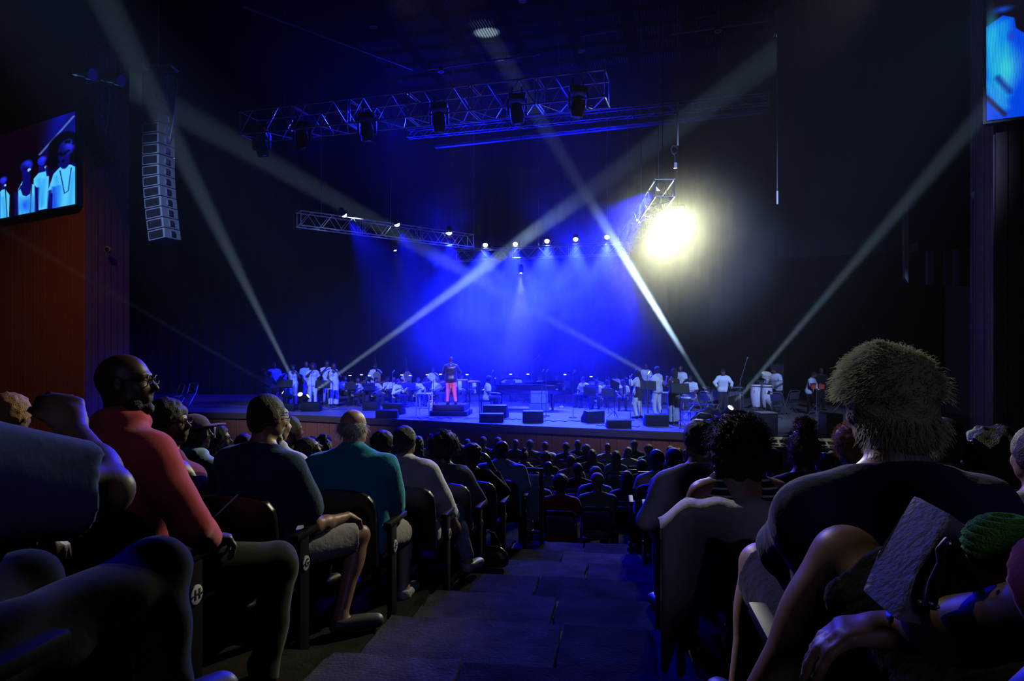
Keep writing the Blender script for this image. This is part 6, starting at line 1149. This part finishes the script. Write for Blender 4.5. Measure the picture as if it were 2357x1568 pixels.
# woman with crossed legs at the lower right, mostly outside the frame
def mk(f): return pose(lean=-2, side=-4, w=1.15, sh=.17, bust=1, head=(20, 0, 0), arms=[(f.p(2235, 1452, .98), f.p(2062, 1452, 1.10), (-1, .25, -.05), .45), ((.3, .1, .2), (.2, .3, .2))], legs=[(f.f(1948, 1288, 1.42), f.f(1735, 1640, 1.38), (-.05, .14, -.06)), ((.05, .50, .50), (.10, .44, .09))])
t, J, fr = sit('person with bare crossed legs and a wristwatch, cut by the right edge', 3000, -2, 8, 1.04, mk, M_('tan', cl('orange_top', (.95, .22, .10)), BLK), dt=.25, h=.0075, fold=.005, top='short', bottom='shorts', hair='bob', letter=None, sleeve=.42, seat_label='black theatre seat under the person with crossed legs')
wp = J['Wr', -1] + (J['E', -1] - J['Wr', -1]) * .10; ax = (J['E', -1] - J['Wr', -1]); b = MB(); b.lathe(tuple(wp), tuple(ax), [(-.012, .030), (-.010, .033), (.010, .0345), (.012, .031)], 18); wo = b.build('watch_strap', mat('watch_strap', (.04, .05, .12), .25, .5, var=0), t); b = MB(); b.lathe(tuple(wp + V3(0, -.02, .03)), (0, -.3, 1), [(0, .019), (.009, .019), (.010, .016)], 16); b.build('watch_face', CHROME(), wo)

es = tier_seat(Vector((.70, .80, tread_z(-2))), R(YF), 'empty black theatre seat nearest the camera, its rounded back at the lower right corner'); es.scale = (1.12,) * 3; bpy.data.objects.remove([c for c in es.children if c.name.startswith('end_standard') and c.location.x < 0][0])
# --- things in the audience
def bag():
    pts = lambda z: None
    d = 1.12; o = W(2150, 1400, d); t = thing('tote_bag', 'pale grey tote bag with black handles leaning on the crossed legs', 'bag', o)
    A = [W(2186, 1182, 1.10), W(2345, 1300, 1.12), W(2330, 1480, 1.0), W(2060, 1430, 1.0), W(2100, 1330, 1.05)]; n = Vector((0, .10, .01)); vs = [a - o for a in A] + [a - o + n for a in A]; b = MB(); b.add(vs, [(0, 1, 2, 3, 4), (9, 8, 7, 6, 5)] + [(i, (i + 1) % 5, 5 + (i + 1) % 5, 5 + i) for i in range(5)]); b.build('body', mat('tote_canvas', (.20, .21, .26), .8, bump=.4, bscale=90), t, bevel=.008)
    b = MB(); b.tube([W(x, y, dd) - o for x, y, dd in ((2140, 1400, .985), (2150, 1345, .985), (2172, 1300, .99), (2168, 1268, .99), (2182, 1250, .99), (2200, 1262, .99), (2190, 1300, .985), (2230, 1330, .98), (2262, 1390, .97))], .009, 8); b.build('handle', PLAST(), t, smooth=60)
    for x, y in ((2186, 1252), (2118, 1386), (2144, 1390), (2158, 1397)): b = MB(); b.ball(W(x, y, .972) - o, .0035, 8); b.build('rivet', CHROME(), t)
bag()
t = thing('knitted_bag', 'bright green knitted bag at the right edge', 'bag', W(2312, 1252, .97)); b = MB()
for i in range(9): a = R(-72 + i * 18); r = .058 * math.cos(a) + .012; b.tube([(r * math.cos(q), r * .8 * math.sin(q), .05 * math.sin(a)) for q in np.linspace(0, 6.283, 25)], .0095, 6)
b.v = [(x * .72, y * .72, z * .72) for x, y, z in b.v]; b.build('body', mat('green_yarn', (.22, .80, .06), .9, bump=.8, bscale=300), t, smooth=60)
# cream coat over the seat back of the striped woman
def coat():
    loc = tier(1700, 1); o = loc + Vector((0, 0, 0)); t = thing('coat', 'cream coat draped over the seat back and hanging to the left', 'coat', o, R(YF)); vs = []; fs = []; n, m = 30, 16
    for j in range(m + 1):
        for i in range(n + 1):
            x = -.40 + .78 * i / n; v = j / m; edge = max(0, 1 - abs(i / n - .03) / .22); L = .14 + .55 * edge ** .7
            if v < .25: y = -.12 - .16 * v / .25; z = .93 + .015 * math.sin(v / .25 * math.pi)
            else: y = -.305 - .03 * (v - .25) + .012 * math.sin(x * 45 + v * 3); z = .925 - (v - .25) / .75 * L
            z += .008 * math.sin(x * 38 + 2 * v) - (.10 * max(0, -x - .26) / .14 * (1 if v < .25 else 1)); vs.append((x, y, z))
    for j in range(m):
        for i in range(n): a = j * (n + 1) + i; fs.append((a, a + 1, a + n + 2, a + n + 1))
    b = MB(); b.add(vs, fs); ob = b.build('cloth', cl('cream_coat', (.60, .56, .50)), t, smooth=180); md = ob.modifiers.new('thick', 'SOLIDIFY'); md.thickness = .012
coat()
t = thing('handbag', 'dark brown leather handbag standing on the aisle step', 'bag', row_pt(1128, t_far(4) - .25, tread_z(4)), R(-15)); mb_ = [(cap((-.10, 0, .09), (.10, 0, .09), .085, sq=(1, 1.3, 1)), .05), (cap((-.07, 0, .15), (.07, 0, .15), .05, sq=(1, 1.3, 1)), .05)]; link('body', solid('bag', mb_, .012, fold=.004, cuts=[(V3(0, 0, .004), V3(0, 0, -1))]), mat('brown_leather', (.10, .035, .02), .3, bump=.3, bscale=40), t); b = MB(); b.tube([(-.09, 0, .17), (-.08, 0, .27), (-.02, 0, .34), (.04, 0, .33), (.09, 0, .25), (.10, 0, .16)], .008, 6); b.build('handle', mat('brown_leather', (.10, .035, .02), .3), t)
t = thing('programme_leaflet', 'folded programme leaflet held by the coral-shirted man', 'leaflet', W(456, 1196, 3.05), R(15)); b = MB(); b.box((0, 0, 0), (.075, .004, .06), Euler((R(-25), R(25), 0)).to_matrix()); b.build('paper', mat('lilac_paper', (.55, .5, .8), .7), t); c = bpy.data.curves.new('heading', 'FONT'); c.body = 'THE'; c.size = .022; l = text_mesh('heading', c, t); l.location = (-.022, -.006, .0); l.rotation_euler = (R(90 - 25), R(0), R(0)); l.rotation_euler.rotate_axis('Z', R(25)); l.data.materials.append(mat('red_ink', (.6, .02, .02), .6, var=0))
b = MB(); b.cyl((.04, .0, -.02), (.16, .06, .09), .004); b.build('stick', WHITEP, t)
# barriers at the foot of the aisle
def barrier(label, x0, x1, y, d, flip):
    a, b_ = W(x0, y, d), W(x1, y, d); zf = tread_z(6) - .0; t = thing('aisle_barrier', label, 'barrier', (a.x, a.y, zf), R(YF)); w = (b_ - a).length; H = a.z - zf; fr = MB(); fr.box((w / 2, 0, H - .02), (w + .04, .04, .045)); fr.build('top_rail', SEATF, t); 
    for x in (0, w): q = MB(); q.box((x, 0, H / 2), (.045, .045, H)); q.build('post', SEATF, t)
    q = MB(); q.box((w / 2, 0, H * .60), (w * .78, .018, H * .62)); q.build('panel', mat('barrier_panel', (.20, .24, .33), .5, bump=.1), t, bevel=.004); q = MB(); q.cyl(((0 if flip else w), .02, H - .05), ((0 if flip else w), .55, .02), .02); q.build('brace', SEATF, t); q = MB(); q.box((w / 2, 0, .12), (w, .03, .03)); q.build('bottom_rail', SEATF, t)
barrier('left framed barrier panel at the foot of the aisle steps', 1198, 1246, 1077, 8.35, False); barrier('right framed barrier panel at the foot of the aisle steps', 1474, 1548, 1086, 7.9, True)
rw = MB(); rw.add([st(-6, t_far(6) + .02, .5), st(6, t_far(6) + .02, .5), st(6, t_far(6) + .02, tread_z(6) - .01), st(-6, t_far(6) + .02, tread_z(6) - .01)], [(0, 1, 2, 3)]); struct('wall_aisle_foot', rw, CONC2)

# --- front section on folding chairs: look from behind
FT = {}
def ftpl(key, J, **k): FT[key] = (person_meshes(J, h=.018, fold=.004, shoes=False, **k), J)
for hs in ('crop', 'short', 'bob', 'long', 'bun', 'smallafro', 'fringe'):
    ftpl('m_' + hs, pose(w=1.06, sh=.185), top='short', bottom='trousers', hair=hs)
ftpl('m_bald', pose(w=1.12, sh=.195), top='shirt', bottom='trousers', hair=None); ftpl('w_tank', pose(w=.95, sh=.155), top='tank', bottom='trousers', hair='bun'); ftpl('w_long', pose(w=.95, sh=.155), top='long', bottom='trousers', hair='long')
ftpl('spread', pose(w=1.15, sh=.2, arms=[((-.42, .0, .36), (-.62, .1, .20)), None]), top='shirt', bottom='trousers', hair='crop')
SHW, SHB, SHD = WHT, LBL, cl('dark_blue_shirt', (.04, .08, .22)); FLOR = mat('floral_shirt', (.45, .35, .35), .9, var=.95, vscale=60); MAR = cl('maroon', (.30, .05, .07)); SAGE = cl('sage_jacket', (.16, .28, .26)); PLAID = mat('plaid_wrap', (.75, .45, .50), .9, var=.9, vscale=70); TEALS = cl('teal_front', (.05, .40, .45)); GREY = cl('mid_grey', (.3, .3, .33)); YEL = cl('yellow', (.9, .5, .05)); STRB = mat('striped_shirt', (.35, .42, .55), .9, var=.5, vscale=50)
FR = [
 (845, 1026, 'm_bald', 'dark', SHB, 'man in blue shirt right of the teal polo man, low'), (963, 1003, 'm_short', 'dark', WHT, 'person in a blue cap and white shirt at the front left'), (992, 1004, 'w_tank', 'dark', BLK, 'head with a dark bun right of the blue cap'), (1010, 1004, 'm_bald', 'tan', CREAM, 'bald pale head at the front left'), (1039, 1005, 'm_bob', 'dark', BLK, 'dark puffed hair beside the bald pale head'),
 (1058, 1036, 'm_bald', 'dark', PLAID, 'person in a pink plaid wrap behind the large afro'), (1112, 1004, 'm_crop', 'dark', SHD, 'man in dark blue with close-cropped hair in front of the stage'), (1097, 1024, 'm_long', 'dark', BLK, 'woman with glittering hair clips left of the light blue shirt'), (1187, 1010, 'm_bald', 'dark', SHD, 'bald man in a dark jacket, front row'), (1206, 1036, 'w_tank', 'dark', WHT, 'dark-haired woman in a white scoop-neck top'),
 (1255, 1016, 'spread', 'dark', WHT, 'man in white with his arm along the next chair'), (1257, 1040, 'm_smallafro', 'dark', BLK, 'dark curly head right below the man with the stretched arm'), (1303, 1018, 'm_short', 'dark', SHD, 'man in dark shirt right of the stretched-arm man'), (1314, 1047, 'm_short', 'tan', FLOR, 'short-haired person in a floral shirt'), (1262, 1060, 'm_bald', 'dark', STRB, 'bald man in a finely striped shirt'),
 (1350, 1024, 'm_smallafro', 'dark', BLK, 'dark round hair in the middle front'), (1363, 1034, 'm_long', 'dark', BLK, 'woman with long dark hair in the middle front'), (1399, 1019, 'm_bald', 'brown', WHT, 'bald man in a bright white shirt, front row'), (1418, 1037, 'w_long', 'tan', TEALS, 'woman with long straight dark hair and a greenish top'), (1446, 1028, 'm_crop', 'brown', WHT, 'person with short grey hair and a white blouse'),
 (1493, 1024, 'm_smallafro', 'dark', TEALS, 'person in a teal shirt in the front right'), (1543, 1026, 'm_short', 'tan', LTB, 'man in a pale jacket near the right barrier'), (1562, 1030, 'm_crop', 'dark', SHD, 'dark head beside the pale jacket'), (1581, 1033, 'm_short', 'dark', BLK, 'dark head second right of the pale jacket'), (1614, 1038, 'm_smallafro', 'dark', BLK, 'dark curly head just left of the big curls'), (1538, 1058, 'm_bald', 'dark', GREY, 'person in a small white cap near the right barrier'),
 (1375, 1089, 'm_bald', 'tan', SAGE, 'man in a flat cap and sage jacket on a folding chair'), (1371, 1074, 'm_short', 'dark', LTB, 'dark head just beyond the flat cap'), (1290, 1093, 'm_smallafro', 'dark', MAR, 'person with dark curls in a maroon top on a folding chair'), (1443, 1083, 'm_bob', 'dark', SHD, 'person with dark bobbed hair in dark blue on a folding chair'), (1478, 1056, 'm_short', 'dark', BLK, 'dark figure left of the right barrier'), (1330, 1064, 'm_crop', 'dark', BLK, 'dark figure right of the striped shirt'),
 (1230, 1080, 'm_crop', 'dark', GREY, 'grey-shirted figure by the left barrier'), (1160, 1034, 'm_short', 'dark', BLK, 'dark head left of the scoop-neck top'), (1075, 1010, 'm_short', 'dark', BLK, 'dark head left of the close-cropped man'), (1146, 1006, 'm_bob', 'dark', BLK, 'low dark head before the stage, between the front-row men'), (1220, 1012, 'm_short', 'dark', GREY, 'dark head between the dark jacket and the white shirt'), (1330, 1012, 'm_crop', 'dark', BLK, 'small dark head before the stage middle'),
 (1460, 1012, 'm_crop', 'dark', BLK, 'small dark head before the stage, right of middle'), (930, 1008, 'm_short', 'dark', SHD, 'dark head left of the blue cap'), (905, 1004, 'm_bob', 'dark', BLK, 'dark head behind the wet black hair, before the stage'), (870, 1006, 'm_crop', 'dark', BLK, 'dark head right of the bald grey-fringed man')]
for i, x in enumerate((600, 618, 637, 655, 690, 718, 736, 752)): FR.append((x, (990, 1002, 996, 1008, 998, 992, 1004, 996)[i], ('m_crop', 'm_bob', 'm_short', 'm_smallafro')[i % 4], 'dark', (SHD, BLK, SHD, GREY)[i % 4], ['dark blue-lit head first left of the silver bob', 'dark blue-lit head behind the silver bob', 'dark blue-lit head right under the choir', 'dark blue-lit round hair right of the silver bob', 'dark head beyond the upturned face', 'dark head right of the upturned face, low', 'dark head between the upturned face and the bald crown', 'dark head touching the left of the bald crown'][i]))
for i, x in enumerate((1640, 1668, 1710, 1745, 1800, 1835, 1875, 1915, 1990, 2040)): FR.append((x, 1030 + (i * 7) % 14, ('m_crop', 'm_short', 'm_bob')[i % 3], 'dark', BLK, ['behind the big curls, left side', 'hidden by the big curls', 'hidden by the big curls, right side', 'right of the big curls', 'left of the red topknot', 'under the red topknot', 'before the front fill speakers', 'left of the golden curls', 'behind the golden curls', 'hidden by the blond man'][i]))
for i in range(len(FR)):
    px, yt, key, sk, top, lab = FR[i]
    if len(lab.split()) < 7 and i >= 50: lab = 'dark seated head ' + lab
    FR[i] = (px, yt, key, sk, top, lab)
chairs = []; frg = random.Random(3)
for i, (px, yt, key, sk, top, lab) in enumerate(FR):
    d = 1.0 / max(.058, (yt - 800) / F_PX - .08); d = min(d, 17.6); s = 1.0
    zf = front_z(d); hz = CZ + (800 - yt) / F_PX * d - zf; s = max(.86, min(1.08, hz / 1.335)); x = W(px, 0, d).x; ms, J = FT[key]
    hr = HG if 'grey hair' in lab else HK
    t = person(ms, (x, d, zf), -8 + frg.uniform(-8, 8), dict(skin=skin(sk), top=top, bottom=(DKP, BLUEJ, BLK)[i % 3], hair=hr), ('seated ' if not lab.startswith(('man', 'woman', 'person')) else '') + lab, 'audience on the flat floor', s)
    if 'flat cap' in lab: cap_hat(J, t, cl('tweed', (.45, .40, .36)))
    if 'blue cap' in lab: cap_hat(J, t, cl('blue_cap', (.15, .3, .7)), False)
    if 'white cap' in lab: cap_hat(J, t, WHT, False)
    folding_chair(Vector((x, d - .02, zf)), R(-8), 'folding chair under the ' + lab.replace('seated ', ''), 'folding chairs on the flat floor')
for t in list(COL.objects):
    if 'label' in t and len(t['label'].split()) > 16: t['label'] = ' '.join(t['label'].split()[:16])
